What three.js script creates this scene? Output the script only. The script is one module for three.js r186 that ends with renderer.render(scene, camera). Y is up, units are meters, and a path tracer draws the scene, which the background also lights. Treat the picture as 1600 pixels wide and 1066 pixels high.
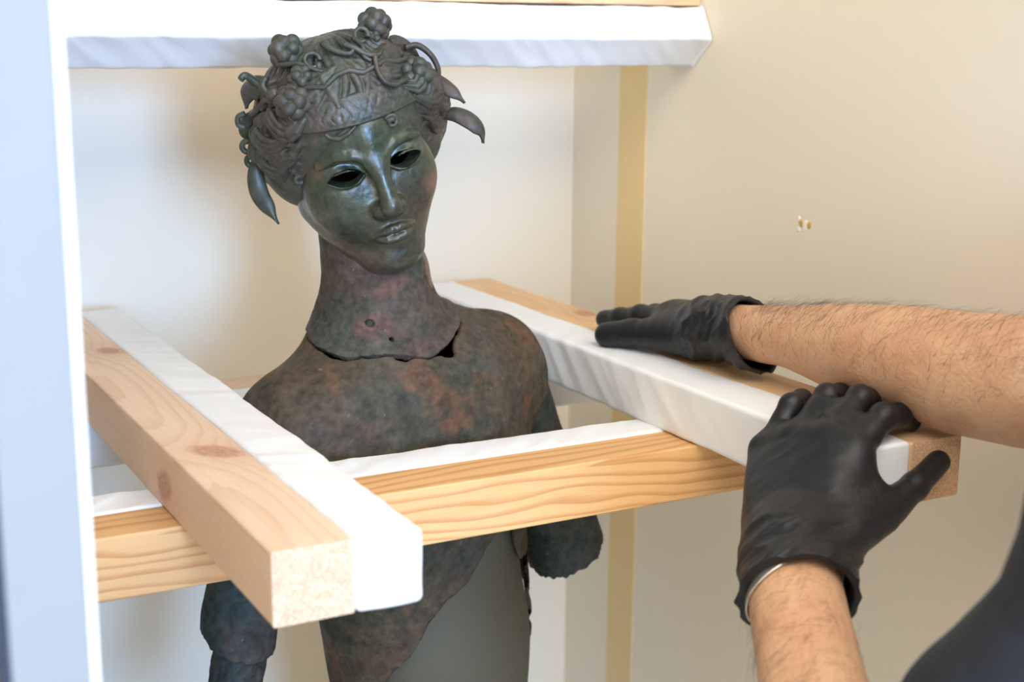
import * as THREE from 'three';
import { mergeGeometries } from 'three/addons/utils/BufferGeometryUtils.js';
import { RectAreaLightUniformsLib } from 'three/addons/lights/RectAreaLightUniformsLib.js';

// ------------------------------------------------------------------ camera, light, exposure
const scene = new THREE.Scene();
const renderer = new THREE.WebGLRenderer({ antialias: true });
renderer.toneMapping = THREE.LinearToneMapping;
renderer.toneMappingExposure = 0.8;
renderer.shadowMap.enabled = true;
RectAreaLightUniformsLib.init();

const FOCAL_PX = 2222;                                  // a 50 mm lens on a full frame, for a 1600 x 1066 picture
const camera = new THREE.PerspectiveCamera(2 * Math.atan(533 / FOCAL_PX) * 180 / Math.PI, 1600 / 1066, 0.05, 60);
camera.position.set(-0.607, 1.545, 1.321);
{
  const yaw = 28.4 * Math.PI / 180, pitch = 12.3 * Math.PI / 180, roll = 0.46 * Math.PI / 180;
  const h = new THREE.Vector3(Math.sin(yaw), 0, -Math.cos(yaw)), r0 = new THREE.Vector3(Math.cos(yaw), 0, Math.sin(yaw)), y0 = new THREE.Vector3(0, 1, 0);
  const f = h.clone().multiplyScalar(Math.cos(pitch)).addScaledVector(y0, -Math.sin(pitch));
  const u0 = y0.clone().multiplyScalar(Math.cos(pitch)).addScaledVector(h, Math.sin(pitch));
  const r = r0.clone().multiplyScalar(Math.cos(roll)).addScaledVector(u0, Math.sin(roll));
  const u = u0.clone().multiplyScalar(Math.cos(roll)).addScaledVector(r0, -Math.sin(roll));
  camera.quaternion.setFromRotationMatrix(new THREE.Matrix4().makeBasis(r, u, f.clone().negate()));
}
camera.focus = 1.36;
camera.userData.fStop = 5.0;
scene.add(camera);
scene.background = new THREE.Color(0.35, 0.45, 0.6);

// daylight: one window in the wall that faces the open side of the crate
const WINDOW = { x: -0.62, y: 1.78, z: 4.38, w: 0.72, h: 1.15 };
{
  const l = new THREE.RectAreaLight(new THREE.Color(0.27, 0.53, 1.0), 94, WINDOW.w, WINDOW.h);
  l.position.set(WINDOW.x, WINDOW.y, WINDOW.z - 0.05);
  l.lookAt(WINDOW.x, WINDOW.y, -5);
  scene.add(l);
}
// warmer daylight from a wide glazed door further along the same wall
const DOOR = { x: -1.95, y: 1.2, z: 4.38, w: 1.5, h: 2.2 };
{
  const l = new THREE.RectAreaLight(new THREE.Color(1.0, 0.94, 0.80), 5.3, DOOR.w, DOOR.h);
  l.position.set(DOOR.x, DOOR.y, DOOR.z - 0.05);
  l.lookAt(DOOR.x, DOOR.y, -5);
  scene.add(l);
}
// warm ceiling panel of the room
const PANEL = { x: -0.3, y: 2.86, z: 1.95, w: 2.6, d: 2.2 };
{
  const l = new THREE.RectAreaLight(new THREE.Color(1.0, 0.93, 0.87), 4.1, PANEL.w, PANEL.d);
  l.position.set(PANEL.x, PANEL.y - 0.03, PANEL.z);
  l.lookAt(PANEL.x, 0, PANEL.z);
  scene.add(l);
}

// ------------------------------------------------------------------ helpers
let seed = 7;
function rnd() { seed = (seed * 1664525 + 1013904223) >>> 0; return seed / 4294967296; }
const PERM = new Uint8Array(512); const GR = new Float32Array(256 * 3);
{
  const p = [...Array(256).keys()];
  for (let i = 255; i > 0; i--) { const j = Math.floor(rnd() * (i + 1)); [p[i], p[j]] = [p[j], p[i]]; }
  for (let i = 0; i < 512; i++) PERM[i] = p[i & 255];
  for (let i = 0; i < 256; i++) { let x, y, z, l; do { x = rnd() * 2 - 1; y = rnd() * 2 - 1; z = rnd() * 2 - 1; l = Math.hypot(x, y, z); } while (l > 1 || l < 0.1); GR[i * 3] = x / l; GR[i * 3 + 1] = y / l; GR[i * 3 + 2] = z / l; }
}
function noise(x, y, z) {               // gradient noise, about -0.7 to 0.7
  const X = Math.floor(x), Y = Math.floor(y), Z = Math.floor(z); x -= X; y -= Y; z -= Z;
  const u = x * x * x * (x * (x * 6 - 15) + 10), v = y * y * y * (y * (y * 6 - 15) + 10), w = z * z * z * (z * (z * 6 - 15) + 10);
  const xi = X & 255, yi = Y & 255, zi = Z & 255, A = PERM[xi], B = PERM[xi + 1], AA = PERM[A + yi], AB = PERM[A + yi + 1], BA = PERM[B + yi], BB = PERM[B + yi + 1], x1 = x - 1, y1 = y - 1, z1 = z - 1;
  let h = PERM[AA + zi] * 3; const a = GR[h] * x + GR[h + 1] * y + GR[h + 2] * z; h = PERM[BA + zi] * 3; const b = GR[h] * x1 + GR[h + 1] * y + GR[h + 2] * z;
  h = PERM[AB + zi] * 3; const c = GR[h] * x + GR[h + 1] * y1 + GR[h + 2] * z; h = PERM[BB + zi] * 3; const d = GR[h] * x1 + GR[h + 1] * y1 + GR[h + 2] * z;
  h = PERM[AA + zi + 1] * 3; const e = GR[h] * x + GR[h + 1] * y + GR[h + 2] * z1; h = PERM[BA + zi + 1] * 3; const f = GR[h] * x1 + GR[h + 1] * y + GR[h + 2] * z1;
  h = PERM[AB + zi + 1] * 3; const m = GR[h] * x + GR[h + 1] * y1 + GR[h + 2] * z1; h = PERM[BB + zi + 1] * 3; const n = GR[h] * x1 + GR[h + 1] * y1 + GR[h + 2] * z1;
  const p = a + u * (b - a), q = c + u * (d - c), r = e + u * (f - e), s = m + u * (n - m);
  const t = p + v * (q - p); return t + w * (r + v * (s - r) - t);
}
const fbm = (x, y, z, o = 4) => { let s = 0, a = 1; for (let i = 0; i < o; i++) { s += a * noise(x, y, z); x = x * 2.03 + 7.1; y = y * 2.03 + 3.7; z = z * 2.03 + 1.3; a *= 0.5; } return s; };
const clamp = (x, a = 0, b = 1) => x < a ? a : x > b ? b : x;
const lerp = (a, b, t) => a + (b - a) * t;
const smooth = (a, b, x) => { const t = clamp((x - a) / (b - a)); return t * t * (3 - 2 * t); };
const mix3 = (a, b, t) => [lerp(a[0], b[0], t), lerp(a[1], b[1], t), lerp(a[2], b[2], t)];
const lin = (r, g, b) => { const c = new THREE.Color().setRGB(r / 255, g / 255, b / 255, THREE.SRGBColorSpace); return [c.r, c.g, c.b]; };
const V = (x, y, z) => new THREE.Vector3(x, y, z);

const taken = new Map();
function numbered(name) { const n = taken.get(name) ?? 0; taken.set(name, n + 1); return n ? `${name}_${String(n).padStart(3, '0')}` : name; }
function thing(name, label, category, [x, y, z] = [0, 0, 0], group) {
  const o = new THREE.Group(); o.name = numbered(name); o.position.set(x, y, z); o.userData = { label, category };
  if (group) o.userData.group = group;
  scene.add(o); return o;
}
// geometry in world metres -> a mesh under its thing or part
function part(name, geo, mat, parent, label) {
  const m = new THREE.Mesh(geo, mat); m.name = name; m.castShadow = m.receiveShadow = true;
  if (label) m.userData.label = label;
  let p = V(0, 0, 0); for (let q = parent; q && q !== scene; q = q.parent) p.add(q.position);
  geo.translate(-p.x, -p.y, -p.z);
  parent.add(m); return m;
}
function structure(name, geo, mat, label, parent = scene) {
  const m = new THREE.Mesh(geo, mat); m.name = name; m.castShadow = m.receiveShadow = true;
  if (parent === scene) { m.userData = { kind: 'structure', label, category: name.split('_')[0] }; }
  parent.add(m); return m;
}
function box(x0, x1, y0, y1, z0, z1) {
  const g = new THREE.BoxGeometry(x1 - x0, y1 - y0, z1 - z0); g.translate((x0 + x1) / 2, (y0 + y1) / 2, (z0 + z1) / 2);
  const p = g.attributes.position, n = g.attributes.normal, uv = g.attributes.uv;      // uv in metres
  for (let i = 0; i < p.count; i++) {
    const ax = Math.abs(n.getX(i)), ay = Math.abs(n.getY(i));
    if (ax > 0.5) uv.setXY(i, p.getZ(i), p.getY(i)); else if (ay > 0.5) uv.setXY(i, p.getX(i), p.getZ(i)); else uv.setXY(i, p.getX(i), p.getY(i));
  }
  return g;
}
function tex(w, h, fn, srgb = true) {
  const d = new Uint8Array(w * h * 4);
  for (let j = 0; j < h; j++) for (let i = 0; i < w; i++) { const c = fn(i / w, j / h, i, j), k = (j * w + i) * 4; d[k] = clamp(c[0], 0, 255); d[k + 1] = clamp(c[1], 0, 255); d[k + 2] = clamp(c[2], 0, 255); d[k + 3] = 255; }
  const t = new THREE.DataTexture(d, w, h); t.wrapS = t.wrapT = THREE.RepeatWrapping; t.magFilter = THREE.LinearFilter; t.minFilter = THREE.LinearMipmapLinearFilter; t.generateMipmaps = true;
  if (srgb) t.colorSpace = THREE.SRGBColorSpace; t.needsUpdate = true; return t;
}
// tiling noise: four octaves on a torus-like lattice
function tileNoise(n, freq, oct, s) {
  const perm = (i, j, f) => { let h = (i % f + f) % f * 374761393 + (j % f + f) % f * 668265263 + s * 974711; h = (h ^ (h >>> 13)) * 1274126177; return ((h ^ (h >>> 16)) >>> 0) / 4294967296; };
  const out = new Float32Array(n * n); let a = 1, tot = 0, f = freq;
  for (let o = 0; o < oct; o++) {
    for (let j = 0; j < n; j++) for (let i = 0; i < n; i++) {
      const x = i / n * f, y = j / n * f, X = Math.floor(x), Y = Math.floor(y), u = smooth(0, 1, x - X), v = smooth(0, 1, y - Y);
      out[j * n + i] += a * lerp(lerp(perm(X, Y, f), perm(X + 1, Y, f), u), lerp(perm(X, Y + 1, f), perm(X + 1, Y + 1, f), u), v);
    }
    tot += a; a *= 0.55; f *= 2;
  }
  for (let i = 0; i < out.length; i++) out[i] /= tot; return out;
}
function noiseTex(n, freq, oct, s, lo = 0, hi = 255) { const a = tileNoise(n, freq, oct, s); return tex(n, n, (u, v, i, j) => { const c = lerp(lo, hi, a[j * n + i]); return [c, c, c]; }, false); }
function rep(t, r, r2 = r) { const c = t.clone(); c.repeat.set(r, r2); c.needsUpdate = true; return c; }

// ------------------------------------------------------------------ distance fields and their surface
// A field is a list of operations. add / sub carry a bounding ball so that far ones are skipped.
class Field {
  constructor() { this.ops = []; }
  push(type, k, f, c, r, segs) { this.ops.push({ type, k, f, cx: c[0], cy: c[1], cz: c[2], r, segs }); return this; }
  ell(x, y, z, a, b, c, k = 0.01, type = 0) {
    const f = (X, Y, Z) => { const p = X - x, q = Y - y, s = Z - z; const A = p / a, B = q / b, D = s / c, k0 = Math.sqrt(A * A + B * B + D * D), k1 = Math.sqrt(A * A / (a * a) + B * B / (b * b) + D * D / (c * c)); return k1 < 1e-9 ? -Math.min(a, b, c) : k0 * (k0 - 1) / k1; };
    return this.push(type, k, f, [x, y, z], Math.max(a, b, c));
  }
  ball(x, y, z, r, k = 0.01, type = 0) { return this.push(type, k, (X, Y, Z) => Math.sqrt((X - x) * (X - x) + (Y - y) * (Y - y) + (Z - z) * (Z - z)) - r, [x, y, z], r); }
  cap(a, b, ra, rb = ra, k = 0.01, type = 0) { return this.chain([a, b], [ra, rb], k, type); }
  chain(pts, rad, k = 0.01, type = 0) {
    const n = pts.length - 1, s = []; const lo = [1e9, 1e9, 1e9], hi = [-1e9, -1e9, -1e9];
    const R = i => typeof rad === 'number' ? rad : rad[i];
    for (let i = 0; i < n; i++) { const a = pts[i], b = pts[i + 1]; s.push([a[0], a[1], a[2], b[0] - a[0], b[1] - a[1], b[2] - a[2], R(i), R(i + 1), 1 / ((b[0] - a[0]) ** 2 + (b[1] - a[1]) ** 2 + (b[2] - a[2]) ** 2 + 1e-12)]); }
    pts.forEach((p, i) => { for (let j = 0; j < 3; j++) { lo[j] = Math.min(lo[j], p[j] - R(i)); hi[j] = Math.max(hi[j], p[j] + R(i)); } });
    const c = [(lo[0] + hi[0]) / 2, (lo[1] + hi[1]) / 2, (lo[2] + hi[2]) / 2], r = Math.hypot(hi[0] - lo[0], hi[1] - lo[1], hi[2] - lo[2]) / 2;
    return this.push(type, k, chainF(s), c, r, s);
  }
  mod(f) { this.ops.push({ type: 9, f }); return this; }
  near(x, y, z, R) {                                  // the operations that matter within R of a point
    const out = [];
    for (const o of this.ops) {
      if (o.type === 9) { out.push(o); continue; }
      const ex = x - o.cx, ey = y - o.cy, ez = z - o.cz, d = Math.sqrt(ex * ex + ey * ey + ez * ez) - o.r;
      if (d > R + 2.5 * o.k) continue;
      if (o.segs && o.segs.length > 1) {
        const s = o.segs.filter(q => segD(q, x, y, z) < R + 2.5 * o.k);
        if (!s.length) continue;
        out.push({ ...o, f: chainF(s) });
      } else out.push(o);
    }
    return out;
  }
}
function segD(q, x, y, z) { const px = x - q[0], py = y - q[1], pz = z - q[2]; let h = (px * q[3] + py * q[4] + pz * q[5]) * q[8]; h = h < 0 ? 0 : h > 1 ? 1 : h; const a = px - q[3] * h, b = py - q[4] * h, c = pz - q[5] * h; return Math.sqrt(a * a + b * b + c * c) - (q[6] + (q[7] - q[6]) * h); }
function chainF(s) { return (x, y, z) => { let d = 1e9; for (let i = 0; i < s.length; i++) { const v = segD(s[i], x, y, z); if (v < d) d = v; } return d; }; }
function evalOps(ops, x, y, z) {
  let d = 1e3;
  for (let i = 0; i < ops.length; i++) {
    const o = ops[i];
    if (o.type === 9) { d = o.f(x, y, z, d); continue; }
    if (o.type === 0) { const v = o.f(x, y, z); const h = o.k > 0 ? Math.max(o.k - Math.abs(d - v), 0) / o.k : 0; d = (v < d ? v : d) - h * h * o.k * 0.25; }
    else { const v = -o.f(x, y, z); const h = o.k > 0 ? Math.max(o.k - Math.abs(d - v), 0) / o.k : 0; d = (v > d ? v : d) + h * h * o.k * 0.25; }
  }
  return d;
}
// sparse surface nets; the vertices are then drawn onto the surface
function meshField(field, lo, hi, cell, { color, uv, slack = 1.6, xf } = {}) {
  const B = 6, bs = B * cell, nb = [0, 1, 2].map(i => Math.ceil((hi[i] - lo[i]) / bs)), N = B + 1;
  const val = new Float32Array(N * N * N), pos = [], verts = new Map(), edges = [], lists = [];
  const NX = nb[0] * B + 2, NY = nb[1] * B + 2, key = (i, j, k) => (k * NY + j) * NX + i;
  const hd = bs * Math.sqrt(3) / 2;
  for (let bk = 0; bk < nb[2]; bk++) for (let bj = 0; bj < nb[1]; bj++) for (let bi = 0; bi < nb[0]; bi++) {
    const cx = lo[0] + (bi + 0.5) * bs, cy = lo[1] + (bj + 0.5) * bs, cz = lo[2] + (bk + 0.5) * bs;
    const ops = field.near(cx, cy, cz, hd * slack + cell);
    if (!ops.some(o => o.type === 0)) continue;
    if (Math.abs(evalOps(ops, cx, cy, cz)) > hd * slack) continue;
    const I0 = bi * B, J0 = bj * B, K0 = bk * B;
    let any = 0, q = 0;
    for (let k = 0; k < N; k++) for (let j = 0; j < N; j++) for (let i = 0; i < N; i++) { const v = evalOps(ops, lo[0] + (I0 + i) * cell, lo[1] + (J0 + j) * cell, lo[2] + (K0 + k) * cell); val[q++] = v; any |= v < 0 ? 1 : 2; }
    if (any !== 3) continue;
    lists.push(ops); const li = lists.length - 1;
    for (let k = 0; k < B; k++) for (let j = 0; j < B; j++) for (let i = 0; i < B; i++) {
      const o = (k * N + j) * N + i; let m = 0, sx = 0, sy = 0, sz = 0, n = 0;
      const v = [val[o], val[o + 1], val[o + N], val[o + N + 1], val[o + N * N], val[o + N * N + 1], val[o + N * N + N], val[o + N * N + N + 1]];
      for (let c = 0; c < 8; c++) if (v[c] < 0) m |= 1 << c;
      const kk = key(I0 + i, J0 + j, K0 + k);
      if (v[0] < 0 !== v[1] < 0) edges.push(kk, v[0] < 0 ? 0 : 3);
      if (v[0] < 0 !== v[2] < 0) edges.push(kk, v[0] < 0 ? 1 : 4);
      if (v[0] < 0 !== v[4] < 0) edges.push(kk, v[0] < 0 ? 2 : 5);
      if (m === 0 || m === 255) continue;
      for (let c = 0; c < 8; c++) for (let ax = 1; ax < 8; ax <<= 1) if (!(c & ax)) {
        const a = v[c], b = v[c | ax]; if (a < 0 === b < 0) continue; const t = a / (a - b);
        sx += (c & 1) + (ax === 1 ? t : 0); sy += (c >> 1 & 1) + (ax === 2 ? t : 0); sz += (c >> 2 & 1) + (ax === 4 ? t : 0); n++;
      }
      verts.set(kk, pos.length / 4);
      pos.push(lo[0] + (I0 + i + sx / n) * cell, lo[1] + (J0 + j + sy / n) * cell, lo[2] + (K0 + k + sz / n) * cell, li);
    }
  }
  const nv = pos.length / 4, P = new Float32Array(nv * 3), Nn = new Float32Array(nv * 3), e = cell * 0.35;
  for (let i = 0; i < nv; i++) {
    let x = pos[i * 4], y = pos[i * 4 + 1], z = pos[i * 4 + 2]; const ops = lists[pos[i * 4 + 3]];
    const a = evalOps(ops, x + e, y - e, z - e), b = evalOps(ops, x - e, y - e, z + e), c = evalOps(ops, x - e, y + e, z - e), w = evalOps(ops, x + e, y + e, z + e);
    let gx = a - b - c + w, gy = -a - b + c + w, gz = -a + b - c + w; const l = Math.sqrt(gx * gx + gy * gy + gz * gz) || 1; gx /= l; gy /= l; gz /= l;
    const d = clamp((a + b + c + w) / 4 / Math.max(l / (4 * e), 0.5), -cell * 0.6, cell * 0.6); x -= gx * d; y -= gy * d; z -= gz * d;
    P[i * 3] = x; P[i * 3 + 1] = y; P[i * 3 + 2] = z; Nn[i * 3] = gx; Nn[i * 3 + 1] = gy; Nn[i * 3 + 2] = gz;
  }
  const idx = [];
  const step = [1, NX, NX * NY];
  for (let i = 0; i < edges.length; i += 2) {
    const kk = edges[i], t = edges[i + 1], ax = t % 3, b = step[(ax + 1) % 3], c = step[(ax + 2) % 3];
    const p = verts.get(kk), q = verts.get(kk - b), r = verts.get(kk - b - c), s = verts.get(kk - c);
    if (p === undefined || q === undefined || r === undefined || s === undefined) continue;
    if (t < 3) idx.push(p, q, r, p, r, s); else idx.push(p, r, q, p, s, r);
  }
  const g = new THREE.BufferGeometry();
  g.setAttribute('position', new THREE.BufferAttribute(P, 3)); g.setAttribute('normal', new THREE.BufferAttribute(Nn, 3)); g.setIndex(idx);
  if (xf) g.applyMatrix4(xf);
  const uvs = new Float32Array(nv * 2), col = color && new Float32Array(nv * 3);
  for (let i = 0; i < nv; i++) {
    const x = P[i * 3], y = P[i * 3 + 1], z = P[i * 3 + 2];
    const w = uv ? uv(x, y, z) : [x + z * 0.6, y + z * 0.25]; uvs[i * 2] = w[0]; uvs[i * 2 + 1] = w[1];
    if (col) { const c = color(x, y, z, Nn[i * 3], Nn[i * 3 + 1], Nn[i * 3 + 2]); col[i * 3] = c[0]; col[i * 3 + 1] = c[1]; col[i * 3 + 2] = c[2]; }
  }
  g.setAttribute('uv', new THREE.BufferAttribute(uvs, 2)); if (col) g.setAttribute('color', new THREE.BufferAttribute(col, 3));
  return g;
}
// a rounded profile (a, b) swept straight; put(s, a, b) gives the world point, s in metres along
function sweep(profile, len, nseg, put, disp, endRound = 0) {
  const n = profile.length, P = [], UV = [], I = [], rings = [];
  const per = [0]; for (let i = 1; i <= n; i++) per.push(per[i - 1] + Math.hypot(profile[i % n][0] - profile[i - 1][0], profile[i % n][1] - profile[i - 1][1]));
  let ca = 0, cb = 0; for (const q of profile) { ca += q[0] / n; cb += q[1] / n; }
  const S = []; if (endRound) for (let i = 0; i < 5; i++) S.push([endRound * (1 - Math.cos(i / 5 * Math.PI / 2)), 1 - endRound * (1 - Math.sin(i / 5 * Math.PI / 2)) * 30]);
  for (let i = 0; i <= nseg; i++) S.push([lerp(endRound, len - endRound, i / nseg), 1]);
  if (endRound) for (let i = 4; i >= 0; i--) S.push([len - endRound * (1 - Math.cos(i / 5 * Math.PI / 2)), 1 - endRound * (1 - Math.sin(i / 5 * Math.PI / 2)) * 30]);
  for (const [s, sc] of S) {
    for (let i = 0; i <= n; i++) {
      const q = profile[i % n], o = profile[(i + n - 1) % n], m = profile[(i + 1) % n];
      let na = m[1] - o[1], nb = -(m[0] - o[0]); const l = Math.hypot(na, nb) || 1; na /= l; nb /= l;
      const d = disp ? disp(s, per[i], q[0], q[1], na, nb) : 0, ins = (1 - sc) * 0.03;
      P.push(...put(s, q[0] + na * (d - ins), q[1] + nb * (d - ins))); UV.push(s, per[i]);
    }
  }
  const w = n + 1;
  for (let j = 0; j < S.length - 1; j++) for (let i = 0; i < n; i++) { const a = j * w + i; I.push(a, a + 1, a + w, a + 1, a + w + 1, a + w); }
  const g = new THREE.BufferGeometry(); g.setAttribute('position', new THREE.Float32BufferAttribute(P, 3)); g.setAttribute('uv', new THREE.Float32BufferAttribute(UV, 2)); g.setIndex(I); g.computeVertexNormals();
  // the seam round the profile shares its normal
  const N = g.attributes.normal; for (let j = 0; j < S.length; j++) { const a = j * w, b = a + n, x = N.getX(a) + N.getX(b), y = N.getY(a) + N.getY(b), z = N.getZ(a) + N.getZ(b), l = Math.hypot(x, y, z); N.setXYZ(a, x / l, y / l, z / l); N.setXYZ(b, x / l, y / l, z / l); }
  // ends
  const caps = [];
  for (const j of [0, S.length - 1]) {
    const cp = [], cu = [], ci = [], s = S[j][0]; cp.push(...put(s, ca, cb)); cu.push(ca, cb);
    for (let i = 0; i <= n; i++) { const a = j * w + i; cp.push(P[a * 3], P[a * 3 + 1], P[a * 3 + 2]); const q = profile[i % n]; cu.push(q[0], q[1]); }
    for (let i = 1; i <= n; i++) j ? ci.push(0, i, i + 1) : ci.push(0, i + 1, i);
    const c = new THREE.BufferGeometry(); c.setAttribute('position', new THREE.Float32BufferAttribute(cp, 3)); c.setAttribute('uv', new THREE.Float32BufferAttribute(cu, 2)); c.setIndex(ci); c.computeVertexNormals(); caps.push(c);
  }
  return { side: g, ends: caps };
}
function roundRect(w, h, r, n = 5, fine = 0) {          // counter-clockwise from the corner at (0, 0)
  const p = []; const C = [[w - r, r, -90], [w - r, h - r, 0], [r, h - r, 90], [r, r, 180]];
  for (const [x, y, a] of C) for (let i = 0; i <= n; i++) { const t = (a + 90 * i / n) * Math.PI / 180; p.push([x + r * Math.cos(t), y + r * Math.sin(t)]); }
  if (!fine) return p;
  const q = []; p.forEach((a, i) => { const b = p[(i + 1) % p.length], l = Math.hypot(b[0] - a[0], b[1] - a[1]), m = Math.max(1, Math.round(l / fine)); for (let k = 0; k < m; k++) q.push([lerp(a[0], b[0], k / m), lerp(a[1], b[1], k / m)]); });
  return q;
}
function tube(pts, rad, sides = 8, seg = 24) {           // a tapering round tube along a curve, closed at both ends
  const c = new THREE.CatmullRomCurve3(pts.map(p => Array.isArray(p) ? V(...p) : p)), fr = c.computeFrenetFrames(seg), P = [], I = [];
  const R = t => typeof rad === 'function' ? rad(t) : Array.isArray(rad) ? lerp(rad[Math.floor(t * (rad.length - 1) * 0.9999)], rad[Math.floor(t * (rad.length - 1) * 0.9999) + 1], (t * (rad.length - 1) * 0.9999) % 1) : rad;
  for (let i = 0; i <= seg; i++) { const o = c.getPointAt(i / seg), r = R(i / seg); for (let j = 0; j < sides; j++) { const a = j / sides * Math.PI * 2, x = Math.cos(a) * r, y = Math.sin(a) * r, n = fr.normals[i], b = fr.binormals[i]; P.push(o.x + n.x * x + b.x * y, o.y + n.y * x + b.y * y, o.z + n.z * x + b.z * y); } }
  for (let i = 0; i < seg; i++) for (let j = 0; j < sides; j++) { const a = i * sides + j, b = i * sides + (j + 1) % sides; I.push(a, b, a + sides, b, b + sides, a + sides); }
  const e0 = P.length / 3; for (const i of [0, seg]) { const o = c.getPointAt(i / seg); P.push(o.x, o.y, o.z); }
  for (let j = 0; j < sides; j++) { I.push(e0, (j + 1) % sides, j); I.push(e0 + 1, seg * sides + j, seg * sides + (j + 1) % sides); }
  const g = new THREE.BufferGeometry(); g.setAttribute('position', new THREE.Float32BufferAttribute(P, 3)); g.setIndex(I); g.computeVertexNormals();
  g.setAttribute('uv', new THREE.Float32BufferAttribute(new Float32Array(P.length / 3 * 2), 2)); return g;
}

// ------------------------------------------------------------------ the room round the crate
const fineNoise = noiseTex(512, 16, 5, 3), softNoise = noiseTex(256, 6, 4, 11);
const paint = (c, rough, bump = 0.0003, r = 4) => new THREE.MeshStandardMaterial({ color: new THREE.Color(...lin(...c)), roughness: rough, bumpMap: rep(softNoise, r), bumpScale: bump });
const M = {
  roomWall: paint([226, 220, 208], 0.9), ceiling: paint([228, 222, 210], 0.9), roomFloor: paint([150, 136, 120], 0.6),
  frame: paint([225, 225, 222], 0.4),
};
const RX0 = -3, RX1 = 3, RZ0 = -1.4, RZ1 = 4.4, RY = 2.95;
structure('floor', box(RX0, RX1, -0.1, 0, RZ0, RZ1), M.roomFloor, 'grey brown floor of the store room');
structure('ceiling', box(RX0, RX1, RY, RY + 0.1, RZ0, RZ1), M.ceiling, 'off-white ceiling of the store room');
structure('wall_back', box(RX0, RX1, 0, RY, RZ0 - 0.1, RZ0), M.roomWall, 'plain painted wall behind the crate');
structure('wall_left', box(RX0 - 0.1, RX0, 0, RY, RZ0, RZ1), M.roomWall, 'plain painted side wall of the store room');
structure('wall_right', box(RX1, RX1 + 0.1, 0, RY, RZ0, RZ1), M.roomWall, 'plain painted side wall beyond the handler');
{
  const { x, y, w, h } = WINDOW, a = x - w / 2, b = x + w / 2, c = y - h / 2, d = y + h / 2;
  const p = DOOR.x - DOOR.w / 2, q = DOOR.x + DOOR.w / 2, r = DOOR.y - DOOR.h / 2, t = DOOR.y + DOOR.h / 2, W = (...k) => box(...k, RZ1, RZ1 + 0.2);
  structure('wall_front', mergeGeometries([W(RX0, p, 0, RY), W(p, q, 0, r), W(p, q, t, RY), W(q, a, 0, RY), W(b, RX1, 0, RY), W(a, b, 0, c), W(a, b, d, RY)]), M.roomWall, 'plain wall with window and glazed door opposite the open crate');
  const dn = new THREE.Group(); dn.name = 'door_1'; dn.userData = { kind: 'structure', label: 'wide frosted glazed door facing the crate', category: 'door' }; scene.add(dn);
  structure('door_frame', mergeGeometries([box(p, p + 0.06, r, t, RZ1 + 0.02, RZ1 + 0.07), box(q - 0.06, q, r, t, RZ1 + 0.02, RZ1 + 0.07), box(p + 0.06, q - 0.06, r, r + 0.06, RZ1 + 0.02, RZ1 + 0.07), box(p + 0.06, q - 0.06, t - 0.06, t, RZ1 + 0.02, RZ1 + 0.07)]), M.frame, '', dn);
  structure('window_pane', box(p + 0.06, q - 0.06, r + 0.06, t - 0.06, RZ1 + 0.04, RZ1 + 0.05), new THREE.MeshStandardMaterial({ color: 0xf2ead8, emissive: new THREE.Color(1, 0.88, 0.7), emissiveIntensity: 2, roughness: 0.4 }), '', dn);
  const wn = new THREE.Group(); wn.name = 'window_1'; wn.userData = { kind: 'structure', label: 'narrow frosted window facing the open crate', category: 'window' }; scene.add(wn);
  structure('window_frame', mergeGeometries([box(a, a + 0.04, c, d, RZ1 + 0.02, RZ1 + 0.07), box(b - 0.04, b, c, d, RZ1 + 0.02, RZ1 + 0.07), box(a + 0.04, b - 0.04, c, c + 0.04, RZ1 + 0.02, RZ1 + 0.07), box(a + 0.04, b - 0.04, d - 0.04, d, RZ1 + 0.02, RZ1 + 0.07)]), M.frame, '', wn);
  structure('window_pane', box(a + 0.04, b - 0.04, c + 0.04, d - 0.04, RZ1 + 0.04, RZ1 + 0.05), new THREE.MeshStandardMaterial({ color: 0xd8e4f4, emissive: new THREE.Color(0.29, 0.52, 1), emissiveIntensity: 3, roughness: 0.4 }), '', wn);
}
{
  const l = thing('ceiling_light', 'square warm white light panel on the ceiling', 'lamp', [PANEL.x, RY, PANEL.z]);
  part('housing', box(PANEL.x - PANEL.w / 2 - 0.02, PANEL.x + PANEL.w / 2 + 0.02, PANEL.y, RY, PANEL.z - PANEL.d / 2 - 0.02, PANEL.z + PANEL.d / 2 + 0.02), M.frame, l);
  part('diffuser_lamp', box(PANEL.x - PANEL.w / 2, PANEL.x + PANEL.w / 2, PANEL.y - 0.008, PANEL.y, PANEL.z - PANEL.d / 2, PANEL.z + PANEL.d / 2), new THREE.MeshStandardMaterial({ color: 0xfff4e0, emissive: new THREE.Color(1, 0.87, 0.68), emissiveIntensity: 2, roughness: 0.5 }), l);
}

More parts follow.
